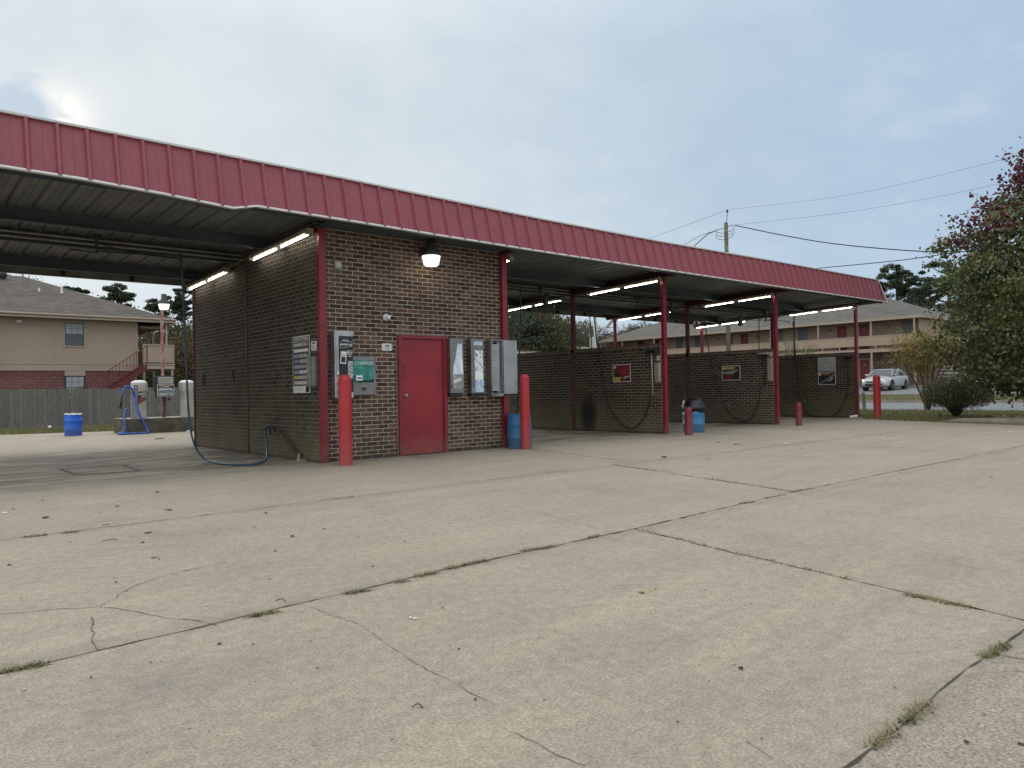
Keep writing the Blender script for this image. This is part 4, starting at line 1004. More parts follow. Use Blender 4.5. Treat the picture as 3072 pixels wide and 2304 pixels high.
# foam brushes and hoses on the bay walls
def brush(xw, pts, px, head_y, zt, zbm, polem, label, headm='ink'):
    o = thing('foam_brush', (xw, head_y, .0), label, 'foam brush', 'foam brushes on the bay walls')
    mb = MB(); mb.tube(pts, .016, 7, smooth=6); mb.build('hose', 'black', o, smooth=True)
    mb = MB(); mb.tube([(xw, head_y-.02, zbm), (xw, head_y, zt)], .013, 8); mb.build('handle', polem, o, smooth=True)
    mb = MB(); mb.bevbox(xw-.05, xw+.05, head_y-.16, head_y+.14, zt, zt+.055, .015); mb.build('brush_head', headm, o)
    mb = MB(); mb.bevbox(xw-.045, xw+.045, head_y-.15, head_y+.13, zt-.045, zt+.002, .01); mb.build('bristles', 'black', o)
x = X3-.10
brush(x, [(x-.05, 1.92, 3.15), (x-.02, 1.86, 2.2), (x, 1.70, 1.24), (x, 1.57, .73), (x, 1.33, .36), (x, 1.05, .16), (x, .77, .12), (x, .45, .40), (x, .30, .73), (x, .27, .90)], x, .21, 1.88, .88, 'duct', 'foam brush with white pole on the wall with the red car poster')
x = X4-.10
brush(x, [(x-.05, 2.08, 3.12), (x, 1.97, 2.05), (x, 1.67, .99), (x, 1.41, .41), (x, 1.18, .17), (x, .88, .07), (x, .66, .18), (x, .47, .48), (x, .34, 1.04)], x, .26, 1.90, 1.04, 'navy', 'foam brush with navy pole and grey head on the second bay wall', 'greyp')
x = X5-.10
brush(x, [(x, 1.98, 3.17), (x, 1.94, 2.42), (x, 1.90, 1.70), (x, 1.84, .94), (x, 1.68, .38), (x, 1.50, .09), (x, 1.20, .02), (x, .80, .02), (x, .52, .19), (x, .28, .61), (x, .20, .99)], x, .20, 1.90, .95, 'black', 'foam brush with black pole next to the white rules sign', 'navy')
mb = MB(); mb.tube([(X5-.16, 1.90, 3.42), (X5-.16, 1.93, 2.04)], .022, 8); tag(mb.build('hanging_pipe', 'winframe'), 'thick dark vertical pipe hanging above the last bay wall', 'pipe')
wire('hose', [(4.92, .85, 3.13), (4.93, .9, 2.2), (4.92, .98, 1.2), (4.90, 1.04, .5), (4.7, 1.2, .1)], .016, 'black', 'black hose hanging beside the open vending box', 'hose')
wire('hose', [(15.5, 1.7, 3.2), (15.55, 1.75, 2.5), (15.62, 1.8, 1.6), (15.7, 1.9, .5)], .016, 'black', 'black hose dropping behind the second bay wall', 'hose')
wire('hose', [(9.6, 3.3, 3.2), (9.66, 3.3, 2.5), (9.7, 3.3, 1.6), (9.7, 3.3, .6)], .016, 'black', 'black hose dropping behind the wall with the red car poster', 'hose')

# posters on the bay walls
def poster(x, y0, y1, z0, z1, label, cells, name='poster'):
    o = thing(name, (x, (y0+y1)/2, z0), label, 'poster' if name == 'poster' else 'sign')
    mb = MB(); mb.box(x-.008, x-.001, y0, y1, z0, z1); mb.build('board', 'paper', o)
    W_, H_ = y1-y0, z1-z0
    for nm, m, pts in cells:
        mb = MB()
        for k, pl in enumerate(pts):
            xx = x-.0090-.0012*cells.index((nm, m, pts))-.0002*k
            mb.poly([(xx, y1-u*W_, z0+v*H_) for u, v in pl])
        mb.build(nm, m, o)
    return o
def disc(cu, cv, r, a=1.): return [(cu+r*math.cos(t), cv+r*a*math.sin(t)) for t in np.linspace(0, 6.283, 13)[:-1]]
bgp = [(.03, .04), (.97, .04), (.97, .96), (.03, .96)]
poster(X3, .91, 1.46, 1.20, 1.62, 'poster of a red car roof with yellow corner on the bay wall', [('dark_ground', 'stairred', [bgp]), ('red_shape', 'reddoor', [[(.35, .62), (.55, .88), (.85, .85), (.95, .60), (.93, .40), (.55, .38)]]), ('dark_shape', 'ink', [[(.05, .35), (.3, .6), (.36, .42), (.5, .3), (.3, .2), (.05, .3)]]), ('yellow_corner', 'yellow', [[(.03, .05), (.4, .05), (.5, .28), (.03, .30)]]), ('white_streak', 'paper', [[(.6, .2), (.92, .3), (.95, .36), (.62, .27)], disc(.13, .85, .07, 1.2)])])
poster(X4, 1.03, 1.62, 1.22, 1.64, 'poster of a car bonnet edge with a yellow strip on the second bay wall', [('dark_ground', 'ink', [bgp]), ('red_hood', 'stairred', [[(.03, .04), (.62, .04), (.60, .42), (.03, .45)]]), ('grey_hood', 'greyp', [[(.03, .45), (.60, .42), (.93, .72), (.5, .66), (.1, .58), (.03, .56)]]), ('yellow_strip', 'yellow', [[(.14, .74), (.68, .74), (.75, .90), (.14, .90)]]), ('badge', 'cream', [disc(.12, .82, .08, 1.3)])])
poster(X5, .62, 1.20, 1.05, 1.46, 'poster of a windscreen wiper with a red strip below the rules sign', [('dark_ground', 'ink', [bgp]), ('wiper', 'greyp', [[(.04, .05), (.10, .04), (.93, .72), (.93, .84)], [(.5, .22), (.75, .28), (.88, .58), (.72, .52)]]), ('red_strip', 'orange', [[(.22, .76), (.66, .76), (.74, .90), (.22, .90)]]), ('badge', 'paper', [disc(.12, .83, .08, 1.3)])])
o = thing('rules_sign', (X5, .9, 1.48), 'pale rules sign reading NO Dump Trucks NO Heavy Equipment', 'sign')
mb = MB(); mb.box(X5-.01, X5-.001, .61, 1.20, 1.49, 1.94); mb.build('board', 'duct', o)
mb = MB(); text(mb, 'NO Dump Trucks', .075, TX(X5-.0105, .905, 1.765), 0, .0005, .0006, .92); text(mb, 'NO Heavy Equipment', .070, TX(X5-.0105, .905, 1.635), 0, .0005, .0006, .82); text(mb, 'Thank You', .05, TX(X5-.0105, 1.03, 1.88), 0, .0005, 0, .95, shear=.3); mb.build('lettering', 'fixture', o)
for xw, y0, y1, z0, z1, lb in ((X3, -.0, .11, 1.17, 1.62, 'grey coin box on the wall with the red car poster'), (X4, .0, .12, 1.18, 1.80, 'grey coin box on the second bay wall')):
    o = thing('coin_box', (xw, .06, z0), lb, 'coin box'); mb = MB(); mb.bevbox(xw-.09, xw-.001, y0+.03, y1+.04, z0, z1, .006); mb.build('cabinet', 'fixture', o)
    mb = MB(); mb.box(xw-.012, xw-.001, y0+.04, y1+.03, z1+.05, z1+.16); mb.build('notice', 'cream', o)

# ------------------------------------------------------------------ bollards
def bollard(x, y, h, r, label, grp='red bollards', name='bollard'):
    o = thing(name, (x, y, 0), label, 'bollard', grp)
    mb = MB(); pr_ = [(r, 0), (r, h-r*.95)]+[(r*math.cos(a), h-r*.95+r*.95*math.sin(a)) for a in (0.3, .6, .9, 1.2, 1.45)]
    mb.lathe((x, y, 0), pr_, 28); b = smooth_angle(mb.build('sleeve', 'bollard' if h > 1 else 'red', o), 60)
    if h > 1:
        mb = MB(); mb.lathe((x, y, 0), [(r+.002, h-r*1.0), (r+.002, h-r*.94)], 28, cap=False); mb.build('cap_seam', 'bollard', o, smooth=True)
    return o
bollard(.095, -.64, 1.33, .098, 'tall red bollard in front of the black vending box')
bollard(3.66, -.62, 1.34, .085, 'tall red bollard beside the blue barrel and open vending door')
bollard(17.62, -.88, 1.33, .105, 'tall red bollard at the far right, at the grass edge before the silver car')
bollard(8.41, -.70, .62, .085, 'short red post in front of the barrel with the black bag', name='short_bollard')
bollard(13.10, -.78, .60, .080, 'short red post standing alone before the last bay', name='short_bollard')

# ------------------------------------------------------------------ barrels
def barrel(x, y, r, h, m, label, open_=True, rim=True):
    o = thing('plastic_barrel', (x, y, 0), label, 'barrel')
    mb = MB(); P = [(r*.93, 0), (r*.97, .02), (r*.97, h*.28), (r*1.0, h*.30), (r*1.0, h*.335), (r*.98, h*.35), (r*1.01, h*.55), (r*.98, h*.66), (r*1.0, h*.68), (r*1.0, h*.715), (r*.97, h*.73), (r*.94, h*.97), (r*.94, h), (r*.90, h), (r*.90, h*.5)]
    mb.lathe((x, y, 0), P, 32); smooth_angle(mb.build('drum', m, o), 50); return o
barrel(3.76, -.345, .225, .615, 'dull_barrel', 'faded blue barrel between the brick room corner column and the tall bollard')
barrel(9.42, -.12, .255, .60, 'sky_barrel', 'light blue barrel lined with a black bag')
b3 = barrel(-.84, 13.25, .225, .60, 'blue_barrel', 'bright blue barrel standing by itself on the concrete behind the wash')
mb = MB(); rnd = random.Random(2); ring = [(-.84+.21*math.cos(a)*rnd.uniform(.95, 1.08), 13.25+.21*math.sin(a)*rnd.uniform(.95, 1.08)) for a in np.linspace(0, 6.283, 26)[:-1]]
mb.ring_loft([[(x, y, .585) for x, y in ring], [(x, y, .60+rnd.uniform(.0, .03)) for x, y in ring], [(-.84+(x+.84)*.75, 13.25+(y-13.25)*.75, .57) for x, y in ring]], cap=False); tag(mb.build('bin_liner', 'white', smooth=True), 'crumpled white liner edge in the bright blue barrel', 'bin liner')
# black bag
mb = MB(); rnd = random.Random(11); rings = []
for r, z in ((.275, .50), (.285, .58), (.27, .61), (.25, .66), (.24, .72), (.20, .77), (.13, .80), (.04, .79)):
    rings.append([(9.42+(r*.99+rnd.uniform(-.02, .02))*math.cos(a), -.12+(r*.99+rnd.uniform(-.02, .02))*math.sin(a), z-.01+rnd.uniform(-.02, .02)) for a in np.linspace(0, 6.283, 23)[:-1]])
mb.ring_loft(rings); bag = mb.build('bin_bag', 'plasticbag', smooth=True); tag(bag, 'black bin bag bulging out of the light blue barrel', 'bin bag')
mb = MB()

# ------------------------------------------------------------------ vacuum island behind
mb = MB(); IX0, IX1, IY0, IY1, IZ = .33, 5.5, 12.5, 13.9, .43
mb.box(IX0, IX1, IY0, IY1, -.05, IZ-.01, 0); mb.box(IX0-.01, IX1+.01, IY0-.01, IY1+.01, IZ-.01, IZ, 1)
tag(mb.build('concrete_island', ['old_conc', 'old_conc_top']), 'stained concrete island carrying the vacuums behind the wash', 'concrete island')
def vacuum(x, y, label, front):
    o = thing('vacuum_station', (x, y, IZ), label, 'vacuum', 'vacuum stations on the island')
    mb = MB(); mb.lathe((x, y, IZ), [(.195, 0), (.195, .78), (.20, .79)], 30); smooth_angle(mb.build('canister', 'alum', o), 40)
    mb = MB(); mb.lathe((x, y, IZ), [(.222, .78), (.225, .79), (.225, 1.0), (.222, 1.01)], 30); smooth_angle(mb.build('motor_head', 'alum', o), 40)
    mb = MB(); mb.lathe((x, y, IZ), [(.225, 1.01), (.20, 1.055), (.15, 1.085), (.08, 1.10), (.01, 1.105)], 30); mb.build('dome_lid', 'white', o, smooth=True)
    if front:
        # wrap-round decal on the canister
        mb = MB(); R = .198
        def cp(a, z): return (x+R*math.cos(a), y+R*math.sin(a), IZ+z)
        A = np.linspace(R_(-118), R_(-40), 12)
        for a, b in zip(A, A[1:]): 
            mb.quad(cp(a, .40+.10*(a-A[0])), cp(b, .40+.10*(b-A[0])), cp(b, .76), cp(a, .76), 0)
        R = .1995
        for a, b in zip(A, A[1:]): mb.quad(cp(a, .405+.10*(a-A[0])), cp(b, .405+.10*(b-A[0])), cp(b, .60), cp(a, .60), 1)
        mb.build('decal', ['ink', 'brickprint'], o)
        for body, zz, a0 in (('POWER', .70, -98), ('VAC', .635, -80)):
            mb = MB()
            text(mb, body, .085, Matrix.Identity(4), 0, .0005, .002, .95)
            mb.v = [(x+(.2010+v[2])*math.cos(R_(a0+12)+v[0]/.2), y+(.2010+v[2])*math.sin(R_(a0+12)+v[0]/.2), IZ+zz+v[1]+v[0]*.12) for v in mb.v]; mb.build('lettering', 'paper', o)
        mb = MB(); mb.box(x-.26, x-.10, y-.21, y-.10, IZ, IZ+.72); mb.box(x-.265, x-.10, y-.215, y-.2, IZ+.45, IZ+.76); mb.build('service_box', 'greyp', o)
        mb = MB(); mb.box(x-.19, x-.10, y-.235, y-.2, IZ+.83, IZ+.97); mb.box(x-.17, x-.12, y-.238, y-.235, IZ+.85, IZ+.95, 1); mb.build('coin_panel', ['ink', 'duct'], o)
    else:
        mb = MB(); mb.box(x+.02, x+.20, y-.21, y-.12, IZ, IZ+.26); mb.build('service_box', 'alum', o)
        mb = MB(); mb.box(x+.19, x+.225, y-.16, y-.10, IZ+.83, IZ+.98); mb.build('coin_panel', 'paper', o)
    return o
m_, t_ = mat('brown_red_print'); t_.put(t_.b.inputs['Base Color'], t_.mix(t_.mapr(t_.noise(t_.scale(t_.P, (6, 6, .5)), 9, 4), .35, .65), (.24, .085, .06, 1), (.13, .04, .03, 1))); M['brickprint'] = m_
vacuum(.80, 12.98, 'aluminium vacuum with POWER VAC decal and blue hose over it', True)
vacuum(2.13, 12.98, 'plain aluminium vacuum partly hidden by the side wall', False)
o = thing('vacuum_hose', (.4, 12.4, 0), 'thick bright blue vacuum hose arching over the vacuum and lying on the ground', 'vacuum hose')
def IP(px_, py_, y):   # helper: photo pixel on the plane Y=y, used while laying out the hose
    d = fw + r2*((px_-1536)/2220) - u2*((py_-1152)/2220); s_ = (y-CAM.y)/d.y; return (CAM.x+d.x*s_, y, CAM.z+d.z*s_)
f_ = lambda a, b: (340+a*.1387, 1100+b*.1387)
hp = [IP(*f_(292, 915), 12.72), IP(*f_(250, 985), 12.6), IP(*f_(238, 1150), 12.45), IP(*f_(245, 1320), 12.38), IP(*f_(210, 1410), 12.3), IP(*f_(110, 1475), 12.2), IP(*f_(250, 1482), 12.15), IP(*f_(450, 1478), 12.15), IP(*f_(700, 1470), 12.2), IP(*f_(765, 1440), 12.3), IP(*f_(735, 1350), 12.4), IP(*f_(640, 1180), 12.45), IP(*f_(560, 1020), 12.5), IP(*f_(505, 850), 12.6), IP(*f_(470, 650), 12.7), IP(*f_(420, 510), 12.7), IP(*f_(350, 440), 12.72), IP(*f_(275, 430), 12.72), IP(*f_(220, 500), 12.7), IP(*f_(190, 620), 12.65)]
hp = [(a, b, max(c, .035)) for a, b, c in hp]
mb = MB(); mb.tube(hp, .030, 10, smooth=6); hz = mb.build('hose', 'blue_hose', o, smooth=True)
n1_, n2_ = IP(*f_(190, 620), 12.65), IP(*f_(160, 860), 12.55)
mb = MB(); mb.tube([n1_, n2_], .032, 10); mb.tube([n2_, (n2_[0]-.03, n2_[1], n2_[2]-.05)], .03, 10, r1=.07); mb.build('nozzle', 'black', o, smooth=True)
# carpet shampoo machine
o = thing('carpet_shampooer', (1.47, 12.95, IZ), 'coin machine reading Carpet Shampooer on a red post between two vacuums', 'shampoo machine')
x0, x1 = 1.245, 1.72
mb = MB(); mb.bevbox(x0-.02, x1, 12.80, 12.98, 1.03, 1.66, .006); mb.box(x0-.06, x0-.02, 12.85, 12.98, 1.2, 1.64); mb.build('cabinet', 'lamphousing', o)
mb = MB(); mb.box(x0+.02, x1-.02, 12.794, 12.80, 1.42, 1.63, 0); mb.box(x0+.06, x1-.06, 12.790, 12.794, 1.46, 1.57, 1); mb.box(x0+.05, x1-.05, 12.789, 12.794, 1.60, 1.612, 2)
for k in range(9): mb.box(x0+.08+k*.035, x0+.10+k*.035, 12.788, 12.79, 1.49, 1.515, 3)
mb.box(x0+.09, x1-.09, 12.788, 12.79, 1.54, 1.553, 3)
mb.build('instruction_window', ['greyp', 'cream', 'paper', 'ink'], o)
mb = MB(); mb.box(x0, x1-.005, 12.793, 12.80, 1.05, 1.405, 0); mb.box(x0+.012, x1-.017, 12.790, 12.793, 1.262, 1.392, 1); mb.box(x0+.012, x1-.017, 12.790, 12.793, 1.06, 1.235, 2); mb.box(x0+.05, x1-.05, 12.787, 12.79, 1.085, 1.15, 3); mb.box(x0+.06, x1-.06, 12.787, 12.79, 1.165, 1.185, 5)
for u, v in ((.02, .02), (.36, .02)): mb.box(x0+.03+u*.95, x0+.08+u*.95, 12.787, 12.79, 1.36, 1.385, 4)
mb.build('front_panel', ['paper', 'ink', 'bluegrey', 'duct', 'cream', 'greenp'], o)
mb = MB(); text(mb, 'Carpet', .080, TY((x0+x1)/2-.01, 12.786, 1.352), 0, .001, .0022, 1.); text(mb, 'Shampooer', .080, TY((x0+x1)/2-.003, 12.786, 1.285), 0, .001, .0022, .98); mb.build('lettering', 'paper', o)
mb = MB()
for u, v in ((.33, 1.238), (.33, 1.10)): mb.tube([(x0+u, 12.79, v), (x0+u, 12.775, v)], .014, 10)
mb.build('knob', 'black', o)
mb = MB(); mb.box(1.43, 1.50, 12.87, 12.93, .74, 1.03); mb.build('post_sleeve', 'stairred', o)
mb = MB(); mb.tube([(1.40, 12.85, 1.03), (1.40, 12.85, .95), (1.47, 12.84, .92), (1.56, 12.84, .96), (1.62, 12.84, .98)], .008, 6, smooth=4); mb.box(1.56, 1.62, 12.83, 12.9, .93, 1.0); mb.build('cord', 'black', o)
mb = MB(); mb.box(1.42, 1.435, 12.88, 12.92, .43, .74); mb.box(1.49, 1.50, 12.88, 12.92, .43, .74); mb.tube([(1.51, 12.87, .70), (1.58, 12.87, .50)], .008, 5); mb.build('frame', 'winframe', o)

# ------------------------------------------------------------------ fence
o = thing('board_fence', (-3, 20.6, 0), 'tall weathered grey board fence behind the grass strip', 'fence')
mb = MB(); x = -14.; rnd = random.Random(4)
while x < 7.2:
    w_ = .135+rnd.uniform(-.006, .006); z = 1.40+rnd.uniform(-.03, .02); y = 20.6+rnd.uniform(-.008, .008)
    mb.poly([(x, y, .02), (x+w_, y, .02), (x+w_, y, z-.03), (x+w_-.03, y, z), (x+.03, y, z), (x, y, z-.03)])
    mb.poly([(x, y+.018, .02), (x, y+.018, z-.03), (x+.03, y+.018, z), (x+w_-.03, y+.018, z), (x+w_, y+.018, z-.03), (x+w_, y+.018, .02)])
    mb.quad((x, y, .02), (x, y, z-.03), (x, y+.018, z-.03), (x, y+.018, .02)); mb.quad((x+w_, y, .02), (x+w_, y+.018, .02), (x+w_, y+.018, z-.03), (x+w_, y, z-.03))
    x += w_+rnd.choice([.003, .006, .012, .02])
mb.build('boards', 'fence', o)
mb = MB(); mb.box(-14, 7.2, 20.63, 20.67, .3, .39); mb.box(-14, 7.2, 20.63, 20.67, 1.12, 1.21); mb.build('rail', 'fence', o)

# ------------------------------------------------------------------ left apartment house
def window(o, axis, a0, a1, z0, z1, c, blind='blind', rows=4, cols=3, out=-1, dark_low=True, trim='tantrim', tw=.07):
    """double-hung window on a wall facing -axis at coordinate c; a0..a1 along the wall"""
    def B(mb, u0, u1, w0, w1, d0, d1, m=0):
        if axis == 'y': mb.box(u0, u1, c-d1, c-d0, w0, w1, m)
        else: mb.box(c-d1, c-d0, u0, u1, w0, w1, m)
    mb = MB()
    B(mb, a0-tw, a1+tw, z1, z1+tw, 0, .03); B(mb, a0-tw, a1+tw, z0-tw, z0, 0, .035); B(mb, a0-tw, a0, z0, z1, 0, .03); B(mb, a1, a1+tw, z0, z1, 0, .03)
    f = mb.build('window', trim, o)
    mb = MB(); zm = (z0+z1)/2
    B(mb, a0, a1, z0, z1, 0, .004); mb.build('frame', 'winframe', f)
    mb = MB(); e = .035; B(mb, a0+e, a1-e, zm+.02, z1-e, .004, .008, 0); B(mb, a0+e, a1-e, z0+e, zm-.02, .004, .008, 1); mb.build('pane', [blind, 'blindd' if dark_low else blind], f)
    mb = MB(); w_ = .008
    for k in range(1, cols): u = a0+(a1-a0)*k/cols; B(mb, u-w_, u+w_, z0+e, z1-e, .008, .014)
    for k in range(1, rows):
        if k*2 == rows: continue
        z = z0+(z1-z0)*k/rows; B(mb, a0+e, a1-e, z-w_, z+w_, .0085, .0135)
    B(mb, a0, a1, zm-.02, zm+.02, .004, .02); mb.build('grille', 'mullion', f)
    return f
L = thing('apartment_house', (-6, 35, 0), 'two-storey tan apartment house with red brick ground floor behind the board fence', 'house')
LY = 30.25
mb = MB(); mb.box(-26, 5.17, LY, 40.7, 2.42, 4.9)
mb.build('siding_wall', 'siding', L)
mb = MB()
for x in [5.17-1.22*k+.0 for k in range(0, 25)]: mb.box(x-.012 if x < 5 else 5.09, (x if x < 5 else 5.19), LY-.006, LY-.001, 2.72, 4.86)
mb.box(-26, 5.19, LY-.03, LY-.001, 2.36, 2.44); mb.box(-26, 5.19, LY-.02, LY-.001, 2.66, 2.70); mb.build('siding_trim', 'tantrim', L)
mb = MB(); mb.box(-25.9, 5.05, LY+.03, 40.6, -.3, 2.36); mb.build('brick_wall', 'brick_red', L)
mb = MB(); mb.box(-25.9, 5.05, LY+.012, LY+.026, 2.12, 2.355); M['brick_red_sol'] = brick_mat('red_brick_header', 'x', [(.12, .025, .022), (.17, .035, .03), (.14, .03, .025)], (.34, .25, .22), soldier=True, ms=.008); mb.build('brick_header', 'brick_red_sol', L)
window(L, 'y', 1.97, 2.78, 3.56, 4.67, LY, 'blind')
window(L, 'y', -6.0, -5.2, 3.56, 4.67, LY, 'blind')
f = window(L, 'y', 1.97, 2.78, 1.0, 2.10, LY-.0, 'blind', dark_low=False, trim='winframe', tw=.02)
mb = MB(); mb.box(1.94, 2.82, LY-.02, LY+.01, 2.11, 2.36); mb.build('window_header', 'tantrim', L)
mb = MB(); mb.bevbox(.02, .24, LY-.12, LY-.001, 4.60, 4.68, .01); mb.bevbox(.05, .21, LY-.14, LY-.02, 4.52, 4.60, .01, 1); mb.build('flood_light', ['white', 'duct'], L)
# roof
mb = MB(); ex, ey0, ey1, ez, rz_, ry, rx = 6.82, 29.65, 41.3, 4.99, 7.46, 35.47, 1.02
mb.poly([(-27, ey0, ez), (ex, ey0, ez), (rx, ry, rz_), (-27, ry, rz_)]); mb.poly([(ex, ey0, ez), (ex, ey1, ez), (rx, ry, rz_)]); mb.poly([(ex, ey1, ez), (-27, ey1, ez), (-27, ry, rz_), (rx, ry, rz_)])
mb.build('roof', 'shingle', L)
mb = MB(); mb.box(-27, ex+.02, ey0-.02, ey0, ez-.19, ez+.0); mb.box(ex, ex+.02, ey0, ey1, ez-.19, ez); mb.build('fascia_board', 'tantrim', L)
mb = MB(); mb.tube([(-27, ey0-.06, ez-.03), (ex+.03, ey0-.06, ez-.03)], .045, 8); mb.build('gutter', 'siding', L)
mb = MB(); mb.box(-27, ex, ey0, ey1, ez-.16, ez-.14); mb.build('soffit', 'soffit', L)
# porch and balcony at the right end
mb = MB()
for x, y, za, zb__ in ((5.36, 29.9, -.2, 2.45), (6.70, 29.9, -.2, 2.45), (6.70, 33.2, -.2, 2.45), (6.70, 36.8, -.2, 2.45), (6.445, 29.9, 3.7, 4.84), (6.70, 33.25, 3.7, 4.84), (6.70, 36.85, 3.7, 4.84)):
    mb = MB(); mb.box(x-.045, x+.045, y-.045, y+.045, za, zb__); mb.build('porch_post', 'tantrim', L)
mb = MB(); mb.box(5.30, 6.80, 29.8, 29.84, 2.45, 2.62); mb.box(5.30, 6.80, 29.82, 29.86, 2.66, 2.72); mb.box(5.2, 6.78, 29.9, 40, 2.5, 2.6); mb.build('balcony_floor', 'tantrim', L)
mb = MB(); mb.box(5.34, 6.78, 29.84, 29.88, 2.78, 3.64); mb.box(6.72, 6.76, 29.88, 40, 2.78, 3.64); mb.build('balcony_panel', 'siding', L)
mb = MB(); mb.box(5.30, 6.80, 29.80, 29.90, 3.64, 3.70); mb.box(5.30, 5.38, 29.81, 29.88, 2.72, 3.72); mb.box(6.72, 6.79, 29.81, 29.88, 2.72, 3.64); mb.build('balcony_trim', 'tantrim', L)
mb = MB(); mb.box(5.2, 6.7, 30.2, 40.2, 4.62, 4.66); mb.box(5.25, 6.6, 29.95, 30.02, 4.50, 4.58); mb.build('porch_ceiling', 'soffit', L)
st = MB()
sx0, sz0, sx1, sz1 = 5.25, 2.68, 1.55, 0.05; y0, y1 = 28.9, 29.75
for y in (y0, y1):
    st.poly([(sx0, y, sz0), (sx1, y, sz1), (sx1, y, sz1-.30), (sx0, y, sz0-.32)]); st.poly([(sx0, y+.04, sz0-.32), (sx1, y+.04, sz1-.30), (sx1, y+.04, sz1), (sx0, y+.04, sz0)])
    st.quad((sx0, y, sz0), (sx0, y+.04, sz0), (sx1, y+.04, sz1), (sx1, y, sz1)); st.quad((sx0, y, sz0-.32), (sx1, y, sz1-.3), (sx1, y+.04, sz1-.3), (sx0, y+.04, sz0-.32))
n = 14
for k in range(n):
    t = (k+.5)/n; x = sx0+(sx1-sx0)*t; z = sz0+(sz1-sz0)*t-.08; st.box(x-.14, x+.14, y0+.04, y1, z-.03, z)
st.build('staircase', 'stairred', L)
mb = MB()
mb.tube([(sx0, y0, sz0+.88), (sx1, y0, sz1+.88)], .018, 6); mb.tube([(sx0, y0, sz0+.08), (sx1, y0, sz1+.08)], .012, 6)
for k in range(25):
    t = k/24; x = sx0+(sx1-sx0)*t; z = sz0+(sz1-sz0)*t; r = .022 if k in (0, 24) else .009
    mb.box(x-r, x+r, y0-r, y0+r, z, z+.88)
mb.build('stair_railing', 'stairred', L)
mb = MB(); mb.tube([(1.36, 33.0, 6.3), (1.36, 33.0, 6.60)], .045, 10); mb.tube([(2.36, 33.1, 6.35), (2.36, 33.1, 6.72)], .045, 10); mb.lathe((2.36, 33.1, 6.42), [(.14, -.06), (.05, .05)], 12); mb.build('vent_pipe', 'white', L)
mb = MB(); mb.lathe((.05, 34.7, 7.05), [(.10, 0), (.10, .12), (.17, .2), (.20, .30), (.19, .38), (.12, .44), (.03, .46)], 18); mb.build('turbine_vent', 'winframe', L, smooth=False)

# ------------------------------------------------------------------ right apartment building
A = thing('apartment_building', (59, 26, .82), 'long two-storey tan apartment building with balcony and grey roof across the road', 'apartment building')
WX, PX, FX = 54.3, 52.9, 52.8
mb = MB(); mb.box(WX, 65, 11, 41.7, 3.6, 5.95); mb.build('siding_wall', 'siding_d', A)
mb = MB(); mb.box(WX+.01, 65, 11.01, 41.69, .6, 3.6); mb.build('brick_wall', 'brick_apt', A)
mb = MB(); mb.box(WX-.9, 65.5, 10.95, 10.99, 3.55, 5.9); mb.build('end_wall', 'siding', A)
mb = MB(); e0, e1 = 10.55, 42.15
mb.poly([(FX, e1, 6.03), (FX, e0, 6.03), (59.4, 16.6, 8.62), (59.4, 36.1, 8.62)]); mb.poly([(FX, e0, 6.03), (66, e0, 6.03), (59.4, 16.6, 8.62)]); mb.poly([(66, e0, 6.03), (66, e1, 6.03), (59.4, 36.1, 8.62), (59.4, 16.6, 8.62)]); mb.poly([(66, e1, 6.03), (FX, e1, 6.03), (59.4, 36.1, 8.62)])
mb.build('roof', 'shingle2', A)
mb = MB(); mb.box(FX-.03, FX, e0, e1, 5.84, 6.05); mb.box(FX-.03, 66, e0-.03, e0, 5.84, 6.05); mb.build('fascia_board', 'tantrim', A)
mb = MB(); mb.box(FX, WX, e0, e1, 5.84, 5.86); mb.build('soffit', 'soffit', A)
for y in (11.1, 14.2, 18.38, 22.55, 26.7, 30.85, 34.95, 39.0, 41.9):
    mb = MB(); mb.box(PX-.05, PX+.05, y-.05, y+.05, 4.66, 5.84); mb.build('balcony_post', 'tantrim', A)
    mb = MB(); mb.box(PX-.06, PX+.06, y-.06, y+.06, .82, 3.45); mb.build('porch_post', 'tantrim', A)
mb = MB(); mb.box(PX-.04, PX, e0+.2, e1-.2, 3.97, 4.66); mb.build('balcony_panel', 'siding', A)
mb = MB(); mb.box(PX-.07, PX+.05, e0+.2, e1-.2, 4.66, 4.72); mb.build('balcony_rail', 'tantrim', A)
mb = MB(); mb.box(PX-.06, PX+.05, e0+.2, e1-.2, 3.45, 3.72); mb.box(PX+.05, WX, e0+.2, e1-.2, 3.52, 3.66)
for y in np.arange(11.1, 42, 1.39): mb.box(PX-.045, PX+.0, y-.04, y+.04, 3.72, 3.97)
mb.build('balcony_beam', 'tantrim', A)
def adoor(y0, y1, z0, h):
    mb = MB(); mb.box(WX-.03, WX, y0-.06, y0, z0, z0+h+.06); mb.box(WX-.03, WX, y1, y1+.06, z0, z0+h+.06); mb.box(WX-.03, WX, y0, y1, z0+h, z0+h+.06); d = mb.build('door', 'tantrim', A)
    mb = MB(); mb.box(WX-.02, WX-.001, y0, y1, z0, z0+h); mb.build('door_leaf', 'aptdoor', d)
    mb = MB(); mb.box(WX-.028, WX-.02, (y0+y1)/2-.04, (y0+y1)/2+.04, z0+h*.78, z0+h*.82); mb.build('door_number', 'duct', d)
for a, b in ((16.68, 17.51), (14.95, 15.72), (25.49, 26.33), (27.1, 27.9), (37.28, 38.1), (35.4, 36.2)): adoor(a, b, 3.68, 2.1); adoor(a, b, .86, 2.12)
for a, b in ((19.98, 20.86), (22.15, 23.0), (32.56, 33.39), (30.35, 31.2), (11.68, 12.52)):
    window(A, 'x', a, b, 4.74, 5.78, WX, 'blindd', rows=4, cols=3, trim='tantrim', tw=.05)
    window(A, 'x', a, b, 1.9, 2.9, WX, 'blindd', rows=4, cols=3, trim='tantrim', tw=.05)
